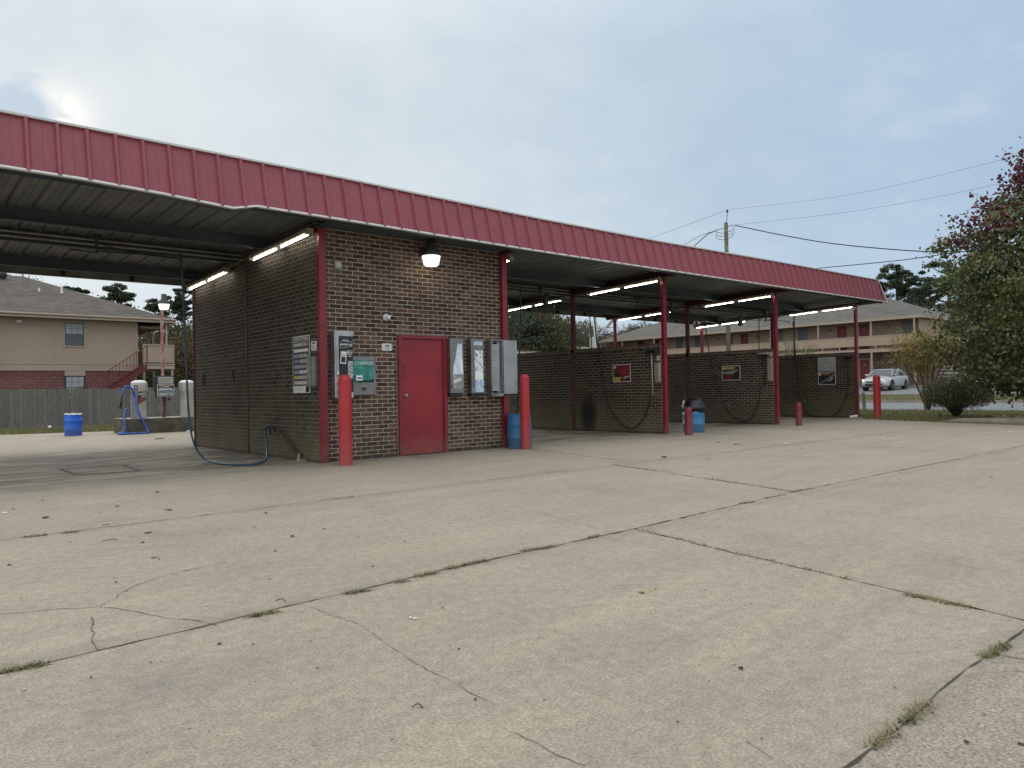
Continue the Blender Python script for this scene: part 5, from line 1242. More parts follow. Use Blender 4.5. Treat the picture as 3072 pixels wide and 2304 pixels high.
for y in (18.05, 24.6, 36.9, 28.6, 13.4):
    mb = MB(); mb.box(WX-.12, WX, y-.05, y+.05, 5.38, 5.5); mb.build('porch_light', 'winframe', A)
# outside stair at its right end
o = thing('outside_stair', (52.6, 9.0, .8), 'grey tread stair with red stringers at the right end of the apartment building', 'stair')
mb = MB()
for k in range(11): mb.box(52.0+.28*k, 52.3+.28*k, 8.2, 9.5, .95+.25*k, 1.01+.25*k)
mb.build('treads', 'duct', o)
for y in (8.12, 9.5):
    mb = MB(); mb.poly([(51.9, y, .9), (52.2, y, .82), (55.2, y, 3.6), (55.0, y, 3.8)]); mb.poly([(55.0, y+.05, 3.8), (55.2, y+.05, 3.6), (52.2, y+.05, .82), (51.9, y+.05, .9)]); mb.tube([(51.9, y, 1.8), (55.0, y, 4.6)], .03, 6); mb.box(51.86, 51.94, y-.04, y+.04, .85, 1.85, 0); mb.build('stringer', 'stairred', o)

# small roofs seen over the bay walls
def small_house(x, y, wx, wy, ze, zr, label, m='kerb'):
    o = thing('small_house', (x, y, 0), label, 'house')
    mb = MB(); mb.box(x-wx/2, x+wx/2, y-wy/2, y+wy/2, -.1, ze); mb.build('wall', 'siding_d', o)
    mb = MB(); c = [(x-wx/2-.4, y-wy/2-.4, ze), (x+wx/2+.4, y-wy/2-.4, ze), (x+wx/2+.4, y+wy/2+.4, ze), (x-wx/2-.4, y+wy/2+.4, ze)]; r = [(x-wx/4, y, zr), (x+wx/4, y, zr)]
    mb.poly([c[0], c[1], r[1], r[0]]); mb.poly([c[1], c[2], r[1]]); mb.poly([c[2], c[3], r[0], r[1]]); mb.poly([c[3], c[0], r[0]]); mb.build('roof', m, o)
    mb = MB(); mb.box(x-.15, x+.05, y-.3, y-.1, zr-.2, zr+.12); mb.build('roof_vent', 'winframe', o)
small_house(37.6, 38.6, 6, 8, 3.75, 4.75, 'low house with pale roof just above the wall next to the brick room')
small_house(46, 38.5, 3.4, 8, 3.75, 5.1, 'low house with pale roof left of the long apartment building')

# ------------------------------------------------------------------ poles and wires
o = thing('utility_pole', (44, 21, .3), 'tall weathered utility pole rising above the red canopy', 'utility pole')
mb = MB(); mb.tube([(44, 21, .2), (44, 21, 13.45)], .19, 14, r1=.145); mb.build('pole', 'post', o, smooth=True)
mb = MB(); mb.tube([(43.98, 20.95, 13.4), (44, 20.88, 14.0), (44, 20.86, 14.25)], .025, 6); mb.build('top_pin', 'winframe', o)
mb = MB(); mb.lathe((44, 20.86, 14.2), [(.05, 0), (.11, .05), (.05, .08), (.05, .14), (.10, .17), (.04, .22)], 12); mb.build('insulator', 'winframe', o)
mb = MB(); rnd = random.Random(8)
for z in (12.45, 12.7, 12.95): mb.tube([(43.8, 21.75, z+.15), (43.75, 21.6, z-.15), (43.8, 21.1, z-.3), (43.8, 20.6, z-.25), (43.8, 20.3, z-.1), (43.8, 20.15, z+.1)], .018, 5, smooth=4)
mb.tube([(44, 21, 13.1), (43.85, 21.8, 12.98)], .02, 5); mb.tube([(44, 21, 13.1), (43.85, 20.2, 13.12)], .02, 5); mb.build('jumper_wires', 'black', o)
def WP(px_, py_, x=44.): 
    d = fw + r2*((px_-1536)/2220) - u2*((py_-1152)/2220); s_ = (x-CAM.x)/d.x; return tuple(CAM+d*s_)
def pline(pts, r, m, label):
    return wire('overhead_wire', pts, r, m, label, 'wire', 4, 'overhead wires')
pline([(44, 20.86, 14.4), WP(2500, 592), WP(2750, 542), WP(3038, 471.6), WP(3200, 428)], .008, 'black', 'highest thin overhead wire running right from the pole top')
pline([(44, 20.9, 13.2), WP(2500, 642), WP(2750, 602), WP(2960, 560), WP(3200, 505)], .008, 'black', 'second thin overhead wire running right into the tall tree')
pline([(44, 20.2, 13.1), WP(2350, 706), WP(2500, 731), WP(2700, 750), WP(2846, 755.5), WP(3100, 750)], .035, 'black', 'thick twisted black cable sagging right from the pole')
pline([WP(2400, 809), WP(2452, 805), WP(2700, 781), WP(2843, 761), WP(3100, 730)], .028, 'black', 'lower dark cable rising right above the canopy end')
pline([(44, 20.86, 14.4), WP(2080, 668), WP(1951, 715), WP(1850, 765), WP(1700, 850)], .012, 'black', 'thin overhead wire running left from the pole top')
pline([(43.85, 21.8, 12.98), WP(2100, 708), WP(2053, 734), WP(1980, 780), WP(1850, 880)], .018, 'black', 'thinner of two cables dropping left from the pole')
pline([(43.85, 21.8, 12.98), WP(2120, 705), WP(2081.7, 739), WP(2020, 792), WP(1900, 910)], .032, 'black', 'thicker of two cables dropping left from the pole')
pline([(-12, 44, 10.3), (0.5, 44, 9.9), (6, 44, 9.65), (12, 44, 9.5), (30, 44, 9.6)], .014, 'black', 'faint wire crossing the sky behind the left pine')
pline([(6.6, 30.0, 4.86), (9, 30.0, 4.78), (12, 30.5, 4.8), (20, 32, 5.2)], .012, 'white', 'pale service wire running right from the left house eave')
o = thing('light_pole', (28.25, 20.1, 0), 'pale grey pole with side arm and tilted flood light seen under the canopy', 'light pole')
mb = MB(); mb.tube([(28.3, 20.1, -.1), (28.22, 20.15, 7.2)], .12, 10, r1=.10); mb.build('pole', 'duct', o, smooth=True)
mb = MB(); mb.tube([(28.25, 20.1, 4.72), (29.0, 19.3, 4.74), (29.2, 19.1, 4.9)], .03, 6); mb.build('arm', 'duct', o)
mb = MB(); T = Matrix.Translation((28.9, 19.45, 5.05)) @ Matrix.Rotation(R_(-44), 4, 'Z') @ Matrix.Rotation(R_(-50), 4, 'Y'); mb.box(-.38, .38, -.14, .14, -.08, .08, 0, T); mb.build('flood_light', 'fixture', o)
o = thing('transformer_pole', (35.4, 27.2, 0), 'thin grey pole with a can transformer behind the light pole', 'utility pole')
mb = MB(); mb.tube([(35.4, 27.2, -.1), (35.4, 27.2, 5.9)], .09, 8); mb.build('pole', 'post', o)
mb = MB(); mb.lathe((35.3, 26.9, 4.05), [(.14, 0), (.16, .05), (.16, .75), (.10, .82)], 14); mb.build('transformer', 'duct', o, smooth=False)
mb = MB(); mb.tube([(35.4, 27.2, 5.5), (36.4, 26.2, 3.9)], .012, 4); mb.build('guy_wire', 'post', o)
for i, (x, y) in enumerate(((25.97, 3.13), (25.76, .69))):
    mb = MB(); mb.ring_loft([[(x+.075*math.cos(a)+k*.01*i, y+.075*math.sin(a)+.015*k, z) for a in np.linspace(0, 6.283, 9)[:-1]] for k, z in enumerate((-.05, .35, .66, .70))])
    tag(mb.build('wooden_post', 'post'), ('short weathered wooden post between the last column and the far bollard', 'short weathered wooden post beside the round bush')[i], 'post')

# ------------------------------------------------------------------ cars
def make_car(paint, label):
    o = thing('parked_car', (0, 0, 0), label, 'car')
    S = [(2.30, .34, .50, .60, .50, .48, .60), (2.22, .22, .66, .76, .56, .62, .70), (2.0, .18, .76, .86, .64, .72, .78), (1.5, .17, .80, .90, .72, .78, .89), (.95, .17, .80, .91, .80, .78, .97), (.2, .17, .80, .91, .84, .80, .99), (-1.0, .17, .80, .91, .88, .80, 1.0), (-1.75, .19, .80, .90, .92, .76, 1.04), (-2.12, .24, .76, .87, .90, .70, 1.03), (-2.28, .34, .64, .76, .76, .60, .92)]
    rings = []
    for x, zb_, wb, wm, zs, wt, zt in S:
        zm = (zb_+zs)/2; h = [(wb, zb_), (wm, zb_+.10), (wm+.01, zm), (wm, zs), (wt+.04, zt-.02), (wt*.5, zt+.025), (0, zt+.035)]
        rings.append([(x, -y, z) for y, z in h]+[(x, y, z) for y, z in h[::-1][1:]])
    mb = MB(); mb.ring_loft(rings); b = mb.build('body', paint, o, smooth=True, local=True); m = b.modifiers.new('s', 'SUBSURF'); m.levels = m.render_levels = 1
    def gh(xf, xr, w_, z): return [(xf, -w_*.9, z), (xf+.05, 0, z), (xf, w_*.9, z), (xf-.15, w_, z), (xr+.3, w_, z), (xr, w_*.85, z), (xr-.05, 0, z), (xr, -w_*.85, z), (xr+.3, -w_, z), (xf-.15, -w_, z)]
    mb = MB(); mb.ring_loft([gh(1.18, -1.80, .79, .95), gh(.72, -1.22, .72, 1.19), gh(.26, -.66, .61, 1.40)]); mb.build('windows', 'carglass', o, smooth=False, local=True)
    mb = MB(); mb.ring_loft([gh(.32, -.72, .625, 1.385), gh(.24, -.64, .60, 1.42), gh(.02, -.42, .45, 1.445)]); r = mb.build('roof', paint, o, smooth=True, local=True)
    for sy in (-1, 1):
        mb = MB(); mb.tube([(1.14, sy*.77, .96), (.68, sy*.70, 1.20), (.26, sy*.59, 1.41)], .035, 6); mb.tube([(-.70, sy*.60, 1.41), (-1.28, sy*.70, 1.2), (-1.92, sy*.76, 1.0)], .06, 6); mb.tube([(-.25, sy*.80, .98), (-.30, sy*.62, 1.40)], .028, 6); mb.build('pillar', paint, o, smooth=True, local=True)
        mb = MB(); mb.bevbox(.72, .90, sy*.94-.09, sy*.94+.09, .98, 1.10, .03); mb.build('mirror', paint, o, local=True)
        mb = MB(); mb.poly([(2.235, sy*.56, .69), (2.05, sy*.80, .73), (1.78, sy*.885, .78), (1.80, sy*.90, .70), (2.0, sy*.86, .62), (2.26, sy*.60, .60)][::-sy]); mb.v = [(a+.025, c+sy*.022, d) for a, c, d in mb.v]; mb.build('headlight', 'chrome', o, local=True)
        mb = MB(); mb.bevbox(-2.28, -2.05, sy*.74-.12, sy*.74+.12, .78, .92, .02); mb.build('tail_light', 'aptdoor', o, local=True)
        for x in (1.38, -1.33):
            mb = MB(); P = [(x+.385*math.cos(a), .335+.385*math.sin(a)) for a in np.linspace(0, 6.283, 25)[:-1]]
            mb.ring_loft([[(a, sy*.70, c) for a, c in P], [(a, sy*.922, c) for a, c in P]]); mb.build('wheel_arch', 'black', o, local=True)
            mb = MB(); Q = lambda r, y: [(x+r*math.cos(a), y, .325+r*math.sin(a)) for a in np.linspace(0, 6.283, 25)[:-1]]
            mb.ring_loft([Q(.315, sy*.72), Q(.325, sy*.75), Q(.325, sy*.92), Q(.30, sy*.935), Q(.225, sy*.935)]); wh = mb.build('wheel', 'tyre', o, local=True)
            mb = MB(); mb.ring_loft([Q(.225, sy*.937), Q(.205, sy*.930), Q(.05, sy*.936)], 1)
            for k in range(5):
                a = k*2*math.pi/5+.3; c_, s_ = math.cos(a), math.sin(a)
                mb.poly([(x+c_*.05-s_*.03, sy*.945, .325+s_*.05+c_*.03), (x+c_*.05+s_*.03, sy*.945, .325+s_*.05-c_*.03), (x+c_*.21+s_*.02, sy*.941, .325+s_*.21-c_*.02), (x+c_*.21-s_*.02, sy*.941, .325+s_*.21+c_*.02)], 0)
            mb.build('rim', ['rim', 'black'], wh, local=True)
    mb = MB(); mb.poly([(2.315, -.52, .60), (2.315, .52, .60), (2.32, .44, .50), (2.32, -.44, .50)]); mb.poly([(2.30, -.56, .42), (2.30, .56, .42), (2.29, .46, .26), (2.29, -.46, .26)]); mb.v = [(a+.012, b_, c) for a, b_, c in mb.v]; mb.build('grille', 'black', o, local=True)
    mb = MB(); mb.box(2.30, 2.335, -.045, .045, .545, .60); mb.build('emblem', 'chrome', o, local=True)
    mb = MB(); mb.box(2.27, 2.335, -.66, .66, .455, .485); mb.build('bumper_bar', paint, o, local=True)
    return o
def place_car(o, x, y, ang): o.location = (x, y, gz(x)+.01); o.rotation_euler = (0, R_(.0), R_(ang))
c1 = make_car('carpaint', 'silver sedan parked behind the far right bollard'); place_car(c1, 47.9, 11.2, 180+4)
c2 = dup(c1, label='pale hatchback half hidden behind the bush and the leafy tree'); place_car(c2, 48.4, 5.9, 180+14)
c3 = dup(c1, label='dark blue car glimpsed under the tall tree at the right edge'); place_car(c3, 48.2, 2.0, 180+16)
def repaint(root, m):
    for ch in root.children:
        if ch.name.split('.')[0] in ('body', 'roof', 'pillar', 'mirror', 'bumper_bar'):
            ch.data = ch.data.copy(); ch.data.materials[0] = M[m]
repaint(c2, 'whitepaint'); repaint(c3, 'bluepaint')

# ------------------------------------------------------------------ trees
def leafmesh(name, C, size, mats, parent, seed, midx=None, aspect=.7, flat=0.):
    rng = np.random.default_rng(seed); n = len(C)
    a = rng.normal(size=(n, 3)); a[:, 2] *= (1-flat); a /= np.linalg.norm(a, axis=1)[:, None]
    b = rng.normal(size=(n, 3)); b[:, 2] *= (1-flat); b -= a*(a*b).sum(1)[:, None]; b /= np.linalg.norm(b, axis=1)[:, None]+1e-9
    s = size*rng.uniform(.55, 1.25, n)[:, None]; a = a*s; b = b*s*aspect
    V = np.stack([C-a, C-b*.9+a*.1, C+a, C+b*.9+a*.1], 1).reshape(-1, 3)
    me = bpy.data.meshes.new(name); me.vertices.add(4*n); me.vertices.foreach_set('co', V.ravel().astype(np.float32))
    me.loops.add(4*n); me.loops.foreach_set('vertex_index', np.arange(4*n, dtype=np.int32))
    me.polygons.add(n); me.polygons.foreach_set('loop_start', np.arange(0, 4*n, 4, dtype=np.int32)); me.polygons.foreach_set('loop_total', np.full(n, 4, dtype=np.int32))
    for m in mats: me.materials.append(M[m])
    if midx is not None: me.polygons.foreach_set('material_index', midx.astype(np.int32))
    me.update(calc_edges=True); me.validate()
    o = bpy.data.objects.new(name, me); COL.objects.link(o); o.parent = parent; return o
def branches(H, r0, seed, levels=3, spread=.55, trunk=.35, kids=5, lean=0., drop=1.):
    """returns (MB, tips) in local coordinates"""
    rnd = random.Random(seed); mb = MB(); tips = []
    def grow(p, d, L, r, lv):
        pts = [p]; n = 4; q = p.copy(); dd = d.copy()
        for i in range(n):
            dd = (dd+Vector((rnd.uniform(-1, 1), rnd.uniform(-1, 1), rnd.uniform(-.3, .6)))*.13).normalized(); q = q+dd*(L/n); pts.append(q.copy())
        mb.tube(pts, r, 7 if lv == 0 else (5 if lv < 3 else 3), r1=r*.5)
        if lv >= levels: tips.append(q); return
        for k in range(kids):
            t = rnd.uniform(.35 if lv else trunk, 1.); i = min(n-1, int(t*n)); b = pts[i].lerp(pts[i+1], t*n-i)
            az = rnd.uniform(0, 6.283); el = rnd.uniform(.25, .9)
            nd = (Vector((math.cos(az), math.sin(az), 0))*spread+dd*.55+Vector((0, 0, .25*drop))).normalized()
            grow(b, nd, L*rnd.uniform(.42, .62), r*.45, lv+1)
        tips.append(q)
    grow(Vector((0, 0, -.1)), Vector((lean, 0, 1)).normalized(), H, r0, 0)
    return mb, tips
def crown_pts(rng, n_cl, per, fn, sig):
    """n_cl clump centres drawn by fn(rng), per leaves around each"""
    C = np.array([fn(rng) for _ in range(n_cl)]); s = sig*rng.uniform(.6, 1.3, n_cl)
    k = np.repeat(np.arange(n_cl), per); P = C[k]+rng.normal(size=(len(k), 3))*s[k][:, None]*np.array([1, 1, .75])
    return P, k
def ell(rng, c, r, p=.45):
    v = rng.normal(size=3); v /= np.linalg.norm(v); return np.array(c)+v*np.array(r)*rng.uniform()**p
# big pear tree, right
px_, py_ = gp(3205, 1268)
o = thing('pear_tree', (px_+.6, py_, 0), 'tall leafy tree at the right edge, green with burgundy leaves near the top', 'tree')
b_, tips = branches(4.9, .15, 21, 3, .6, .16, 7); b_.build('trunk', 'bark', o, smooth=True, local=True)
rng = np.random.default_rng(5)
def prad(z): return float(np.interp(z, [.3, .8, 1.0, 1.45, 1.9, 2.3, 2.9, 3.4, 4.5, 5.0, 5.5, 6.0, 6.7, 7.5, 8.0], [.8, 1.6, 2.0, 2.45, 2.85, 3.2, 2.9, 2.7, 2.55, 2.45, 1.95, 1.55, .9, .25, .1]))
def pear(r):
    z = r.uniform(.45, 7.8) if r.uniform() < .80 else r.uniform(.8, 5.2); a = r.uniform(0, 6.283); rr = prad(z)*r.uniform()**.40*(1+.13*math.sin(3*a+1.7*z)+.08*math.sin(7*a-2.3*z))
    return np.array((rr*math.cos(a), rr*math.sin(a), z))
NC = 900; Pp, kk = crown_pts(rng, NC, 85, pear, .20)
# twiggy sprays standing out of the outline
sp = []
for i in range(90):
    z = rng.uniform(.8, 7.3); a = rng.uniform(0, 6.283); R0 = prad(z); b0 = np.array((R0*math.cos(a), R0*math.sin(a), z)); v = np.array((math.cos(a), math.sin(a), .35+.12*z)); v /= np.linalg.norm(v)
    for j in range(26): sp.append(b0+v*rng.uniform(-.2, .55)+rng.normal(size=3)*.085)
Pp = np.vstack([Pp, np.array(sp)]); zc = Pp[:, 2]
cl_noise = np.concatenate([rng.uniform(size=NC)[kk], np.repeat(rng.uniform(size=90), 26)])
midx = np.where(cl_noise < np.clip((zc-4.2)/2.4, 0, .85), 1, np.where(cl_noise > .95, 2, 0))
leafmesh('crown', Pp, .056, ['lf_pear', 'lf_red', 'lf_olive'], o, 6, midx, .85)
# crape myrtle
o = thing('crape_myrtle', (25.8, .62, 0), 'thin multi-stemmed shrub tree with sparse yellow leaves in front of the apartment building', 'tree')
mb = MB(); rnd = random.Random(6); tp = []
for k in range(9):
    a = k*.7; r = rnd.uniform(.25, .9); top = Vector((r*math.cos(a)*1.4, r*math.sin(a)*1.4, rnd.uniform(2.0, 3.0)))
    mb.tube([(.05*math.cos(a), .05*math.sin(a), 0), top*.4+Vector((0, 0, .1)), top*.75, top], .035, 5, r1=.010, smooth=3)
    for j in range(7):
        b0 = top*rnd.uniform(.55, 1.); e = b0+Vector((rnd.uniform(-.5, .5), rnd.uniform(-.5, .5), rnd.uniform(.1, .6))); mb.tube([b0, e], .010, 3, r1=.004); tp.append(np.array(e))
mb.build('stems', 'barkpale', o, smooth=True, local=True)
rng = np.random.default_rng(8); tp = np.array(tp); cc = np.vstack([tp, np.array([ell(rng, (0, 0, 2.35), (1.25, 1.25, .75), .6) for _ in range(70)])])
Pp = cc[rng.integers(0, len(cc), 8500)]+rng.normal(size=(8500, 3))*.17
leafmesh('foliage', Pp, .042, ['lf_yellow'], o, 9)
# round bush
o = thing('bush', (19.98, -2.25, 0), 'round dark twiggy bush at the grass edge by the kerb', 'bush')
mb = MB(); rnd = random.Random(12); tw = []
for k in range(120):
    a = rnd.uniform(0, 6.283); sp_ = rnd.uniform(.1, .85); top = Vector((sp_*math.cos(a), sp_*math.sin(a), rnd.uniform(.55, 1.22)*(1-.22*sp_)))
    mb.tube([(.05*math.cos(a), .05*math.sin(a), 0), (top.x*.45, top.y*.45, top.z*.55), top], .010, 3, r1=.003); tw.append(top)
mb.build('stems', 'bark', o, local=True)
rng = np.random.default_rng(13); Q = []
for _ in range(15000):
    v = rng.normal(size=3); v /= np.linalg.norm(v); p = np.array((0, 0, .68))+v*np.array((.98, .98, .62))*rng.uniform()**.35
    if p[2] < .12+.28*np.hypot(p[0], p[1])**.5 and rng.uniform() < .85: continue
    p += .06*np.sin(p[[1, 2, 0]]*9); Q.append(p)
Q += [np.array(t)+rng.normal(size=3)*.04 for t in tw for _ in range(4)]
leafmesh('foliage', np.array(Q), .025, ['lf_bush'], o, 14)
# shrub behind the last wall
o = thing('shrub', (20.5, 3.55, 0), 'pale green arching shrub showing above the last bay wall', 'shrub')
mb = MB(); rnd = random.Random(14); Q = []
for k in range(60):
    a = rnd.uniform(0, 6.283); s = rnd.uniform(.2, 1.25); top = Vector((s*math.cos(a), s*math.sin(a)*1.1, rnd.uniform(2.25, 2.95)-.28*s))
    P3 = [Vector((.1*math.cos(a), .1*math.sin(a), 0)), Vector((top.x*.5, top.y*.5, top.z*.65)), top]
    mb.tube(P3, .012, 4, r1=.003, smooth=3)
    for j in range(75): t = rnd.uniform(.55, 1.05); b0 = P3[1].lerp(top, (t-.5)*2); Q.append(np.array(b0)+np.random.default_rng(k*99+j).normal(size=3)*.07)
mb.build('stems', 'barkpale', o, local=True); leafmesh('foliage', np.array(Q), .026, ['lf_light'], o, 15, aspect=.45)
def px2w(px, d, h=0):
    p = CAM+(fw+r2*((px-1536)/2220))*d; return p.x, p.y
def topz(px, py, d): return (CAM+(fw+r2*((px-1536)/2220)-u2*((py-1152)/2220))*d).z
# pines: tall bare trunk, flat-topped plates of needles
def pine(px, d, topy, wpx, basey, label, seed, cpy=None, dens=1., mat_='lf_pine', group='pines behind the buildings'):
    x, y = px2w(px, d); H = topz(px, topy, d); zb_ = max(topz(px, basey, d), 1.5); R = wpx/2*d/2220
    g = gz(x); o = thing('pine_tree', (x, y, g), label, 'tree', group); H -= g; zb_ -= g
    rng = np.random.default_rng(seed); mb = MB(); rnd = random.Random(seed)
    mb.tube([(0, 0, 0), (.15, 0, H*.4), (-.1, .1, H*.75), (.05, 0, H*.97)], .02*H+.05, 8, r1=.05, smooth=4)
    C = []
    cz = (zb_+H)/2; rz = (H-zb_)/2; n = 44
    for k in range(n):
        v = rng.normal(size=3); v /= np.linalg.norm(v); u = rng.uniform()**.33
        lob = 1+.22*math.sin(2.3*math.atan2(v[1], v[0])+seed)+.15*math.sin(5*v[2]+seed*2)
        c = np.array((v[0]*R*u*lob, v[1]*R*u*lob, cz+v[2]*rz*u))
        if v[2] < -.2 and rng.uniform() < .45: c[2] += rz*.5
        C.append((c[0], c[1], c[2], rng.uniform(.14, .28)*R))
        s0 = Vector((0, 0, max(zb_*.8, c[2]-.45*math.hypot(c[0], c[1])-.2)))
        if k % 2 == 0: mb.tube([s0, s0.lerp(Vector(c), .5)+Vector((0, 0, -.05*R)), Vector(c)], .03+.006*H, 5, r1=.015, smooth=3)
    mb.build('trunk', 'bark', o, smooth=True, local=True)
    P = []
    for cx, cy, cz_, r_ in C:
        n_ = int(150*dens); v = rng.normal(size=(n_, 3)); v /= np.linalg.norm(v, axis=1)[:, None]; v *= rng.uniform(size=(n_, 1))**.5
        w3 = rng.uniform(.8, 1.5, 2); P.append(np.array((cx, cy, cz_))+v*np.array((r_*w3[0], r_*w3[1], r_*.55)))
    leafmesh('crown', np.vstack(P), .0017*d, [mat_], o, seed+1, aspect=.5)
    return o
pine(358, 70, 852, 96, 925, 'umbrella shaped pine standing alone above the left house roof', 31)
pine(222, 75, 861, 66, 884, 'flat pine top just showing over the left house roof', 32, group=None)
pine(488, 60, 897, 92, 965, 'dark pine right behind the white globe lamp', 33)
pine(556, 56, 850, 80, 985, 'tall pine between the hanging hose and the side wall', 34)
pine(2700, 92, 786, 130, 905, 'round topped pine with gaps behind the canopy end', 35, dens=1.1)
pine(2856, 84, 768, 175, 955, 'broad dark pine between the canopy end and the leafy tree', 36, dens=1.3)
pine(2775, 100, 850, 120, 930, 'lower distant pine between the two taller ones', 37)
pine(2640, 100, 838, 50, 900, 'small pine crown just over the right tip of the canopy', 38)
# broadleaf woodland trees (individual trees, four source shapes)
def broad(H, R, mat_, seed, dens=1., bark='bark', sparse=False):
    o = thing('woodland_tree', (0, 0, 0), '', 'tree'); mb, tips = branches(H*.62, .02*H, seed, 3, .6, .2, 5); mb.build('trunk', bark, o, smooth=True, local=True)
    rng = np.random.default_rng(seed)
    def fn(r):
        p = ell(r, (0, 0, H*.58), (R, R, H*.42), .4); return p
    n = int((60 if sparse else 240)*dens); P, k = crown_pts(rng, n, 24 if sparse else 38, fn, .32 if sparse else .38)
    P = P[P[:, 2] > .5]
    leafmesh('crown', P, .105 if not sparse else .07, [mat_], o, seed+2); return o
protos = {'dark': broad(9, 3.1, 'lf_dark', 41), 'mix': broad(9, 2.9, 'lf_mix', 42), 'brown': broad(9, 2.6, 'lf_brown', 43, 2.2, 'barkpale', True), 'olive': broad(9, 3.0, 'lf_olive', 44, .8)}
used = {k: False for k in protos}; rnd = random.Random(77)
def put(kind, px, d, topy, label, grp, wide=1.):
    x, y = px2w(px, d); g = gz(x); H = topz(px, topy, d)-g; s = H/9.
    r = protos[kind]
    if used[kind]: r = dup(r)
    used[kind] = True
    r.location = (x, y, g); r.rotation_euler = (0, 0, rnd.uniform(0, 6.28)); r.scale = (s*wide, s*wide, s); r['label'] = label; r['group'] = grp; r['category'] = 'tree'
G1 = 'trees in the dark wood right of the brick room'; G2 = 'trees behind the left house'; G3 = 'far trees over the apartment roof'
lab = {'dark': 'dark evergreen tree in the wood right of the brick room', 'mix': 'dull green and russet tree in the wood right of the brick room', 'brown': 'thin half bare tree in the wood right of the brick room', 'olive': 'brownish olive tree in the wood right of the brick room'}
for kind, px, d, ty in (('dark', 1500, 78, 850), ('dark', 1555, 74, 865), ('mix', 1600, 76, 880), ('dark', 1640, 80, 905), ('olive', 1668, 76, 930), ('dark', 1585, 68, 915), ('mix', 1630, 68, 940), ('mix', 1694, 74, 962), ('dark', 1715, 78, 1000), ('dark', 1545, 66, 915), ('mix', 1530, 66, 960), ('olive', 1615, 68, 975), ('dark', 1575, 70, 985), ('mix', 1660, 70, 990), ('dark', 1690, 68, 985)):
    put(kind, px, d, ty, lab[kind], G1)
lab2 = {'dark': 'dark far tree between the canopy posts', 'mix': 'mixed autumn tree between the canopy posts', 'brown': 'sparse pale tree between the canopy posts', 'olive': 'russet far tree between the canopy posts'}
for kind, px, d, ty in (('mix', 1745, 88, 962), ('brown', 1775, 84, 955), ('dark', 1765, 90, 990), ('olive', 1812, 88, 985), ('mix', 1840, 92, 1000), ('brown', 1800, 84, 968), ('dark', 1795, 92, 1000), ('mix', 1865, 112, 992), ('brown', 1893, 112, 962), ('mix', 1912, 115, 975), ('dark', 1925, 108, 966), ('brown', 1945, 112, 972), ('olive', 1880, 108, 990), ('dark', 1960, 112, 975)):
    put(kind, px, d, ty, lab2[kind], G3)
lab3 = {'dark': 'dark tree filling the gap right of the left house', 'mix': 'green and russet tree right of the left house balcony', 'brown': 'thin brown tree behind the left house', 'olive': 'brownish tree low behind the side wall gap'}
for kind, px, d, ty in (('dark', 440, 58, 985), ('mix', 470, 56, 1000), ('dark', 500, 60, 955), ('brown', 545, 52, 965), ('mix', 580, 52, 975), ('olive', 520, 48, 1010), ('dark', 560, 58, 930), ('olive', 600, 50, 990), ('mix', 465, 46, 1045), ('brown', 290, 72, 888), ('olive', 322, 72, 880), ('brown', 258, 74, 875), ('brown', 12, 60, 800), ('brown', 48, 62, 806)):
    put(kind, px, d, ty, lab3[kind], G2)
lab4 = {'dark': 'dark tree behind the right end of the apartment building', 'mix': 'green tree behind the right end of the apartment building'}
for kind, px, d, ty in (('dark', 2745, 96, 880), ('mix', 2930, 80, 850), ('dark', 2985, 80, 840), ('mix', 3060, 78, 850)): put(kind, px, d, ty, lab4[kind], 'trees behind the right end of the apartment building')
put('dark', 3010, 60, 1010, 'low dark tree standing behind the tall leafy tree by the parked blue car', None, 1.3)
# distant tree line beyond everything
rng = np.random.default_rng(99); P = []
for k in range(900):
    a = rng.uniform(R_(-15), R_(100)); d = rng.uniform(150, 190); x, y = CAM.x+d*math.sin(a), CAM.y+d*math.cos(a)
    P.append((x, y, rng.uniform(.5, 8)*1.))
P = np.array(P)[np.repeat(np.arange(900), 30)]+rng.normal(size=(27000, 3))*np.array((2., 2., 1.2))
root = thing('far_tree_line', (0, 0, 0), 'far dark tree line along the horizon', 'trees'); tl = leafmesh('far_tree_line', P, .45, ['lf_dark'], None, 98)
bpy.data.objects.remove(root); tag(tl, 'far dark tree line along the horizon', 'trees', kind='stuff')

# ------------------------------------------------------------------ small litter
def litter(kind, px, py, label, m, size, grp, z=.004, n=5, seed=0, name=None):
    x, y = gp(px, py); rnd = random.Random(seed*7+int(px)); mb = MB(); a0 = rnd.uniform(0, 6.28)
    size *= .78; pts = [(x+size*(1 if k % 2 else .62)*rnd.uniform(.7, 1.1)*math.cos(a0+2*math.pi*k/n), y+size*rnd.uniform(.6, 1.)*math.sin(a0+2*math.pi*k/n), z+rnd.uniform(0, size*.22)) for k in range(n)]
    c = (x, y, z+size*.05)
    for p, q_ in zip(pts, pts[1:]+pts[:1]): mb.poly([c, p, q_])
    return tag(mb.build(name or kind, m), label, kind.replace('_', ' '), grp)
s1 = .6944
pap = [(20, 418), (463, 347), (603, 362), (612, 365), (682, 350), (513, 378), (598, 412), (605, 427), (478, 460), (515, 485), (305, 380)]
for i, (a, b) in enumerate(pap): litter('paper_scrap', a*s1, 1250+b*s1, 'tiny white paper scrap scattered on the concrete left of the brick room', 'paper', .022 if i else .05, 'paper scraps left of the brick room', seed=i)
litter('paper_scrap', 888*s1, 1250+817*s1, 'single white square paper scrap near the branching crack', 'paper', .022, None, n=4)
litter('paper_scrap', 1775*s1, 1250+871*s1, 'left one of two white scraps lying together in the foreground slab', 'paper', .018, None); litter('paper_scrap', 1791*s1, 1250+875*s1, 'right one of two white scraps lying together in the foreground slab', 'paper', .018, None)
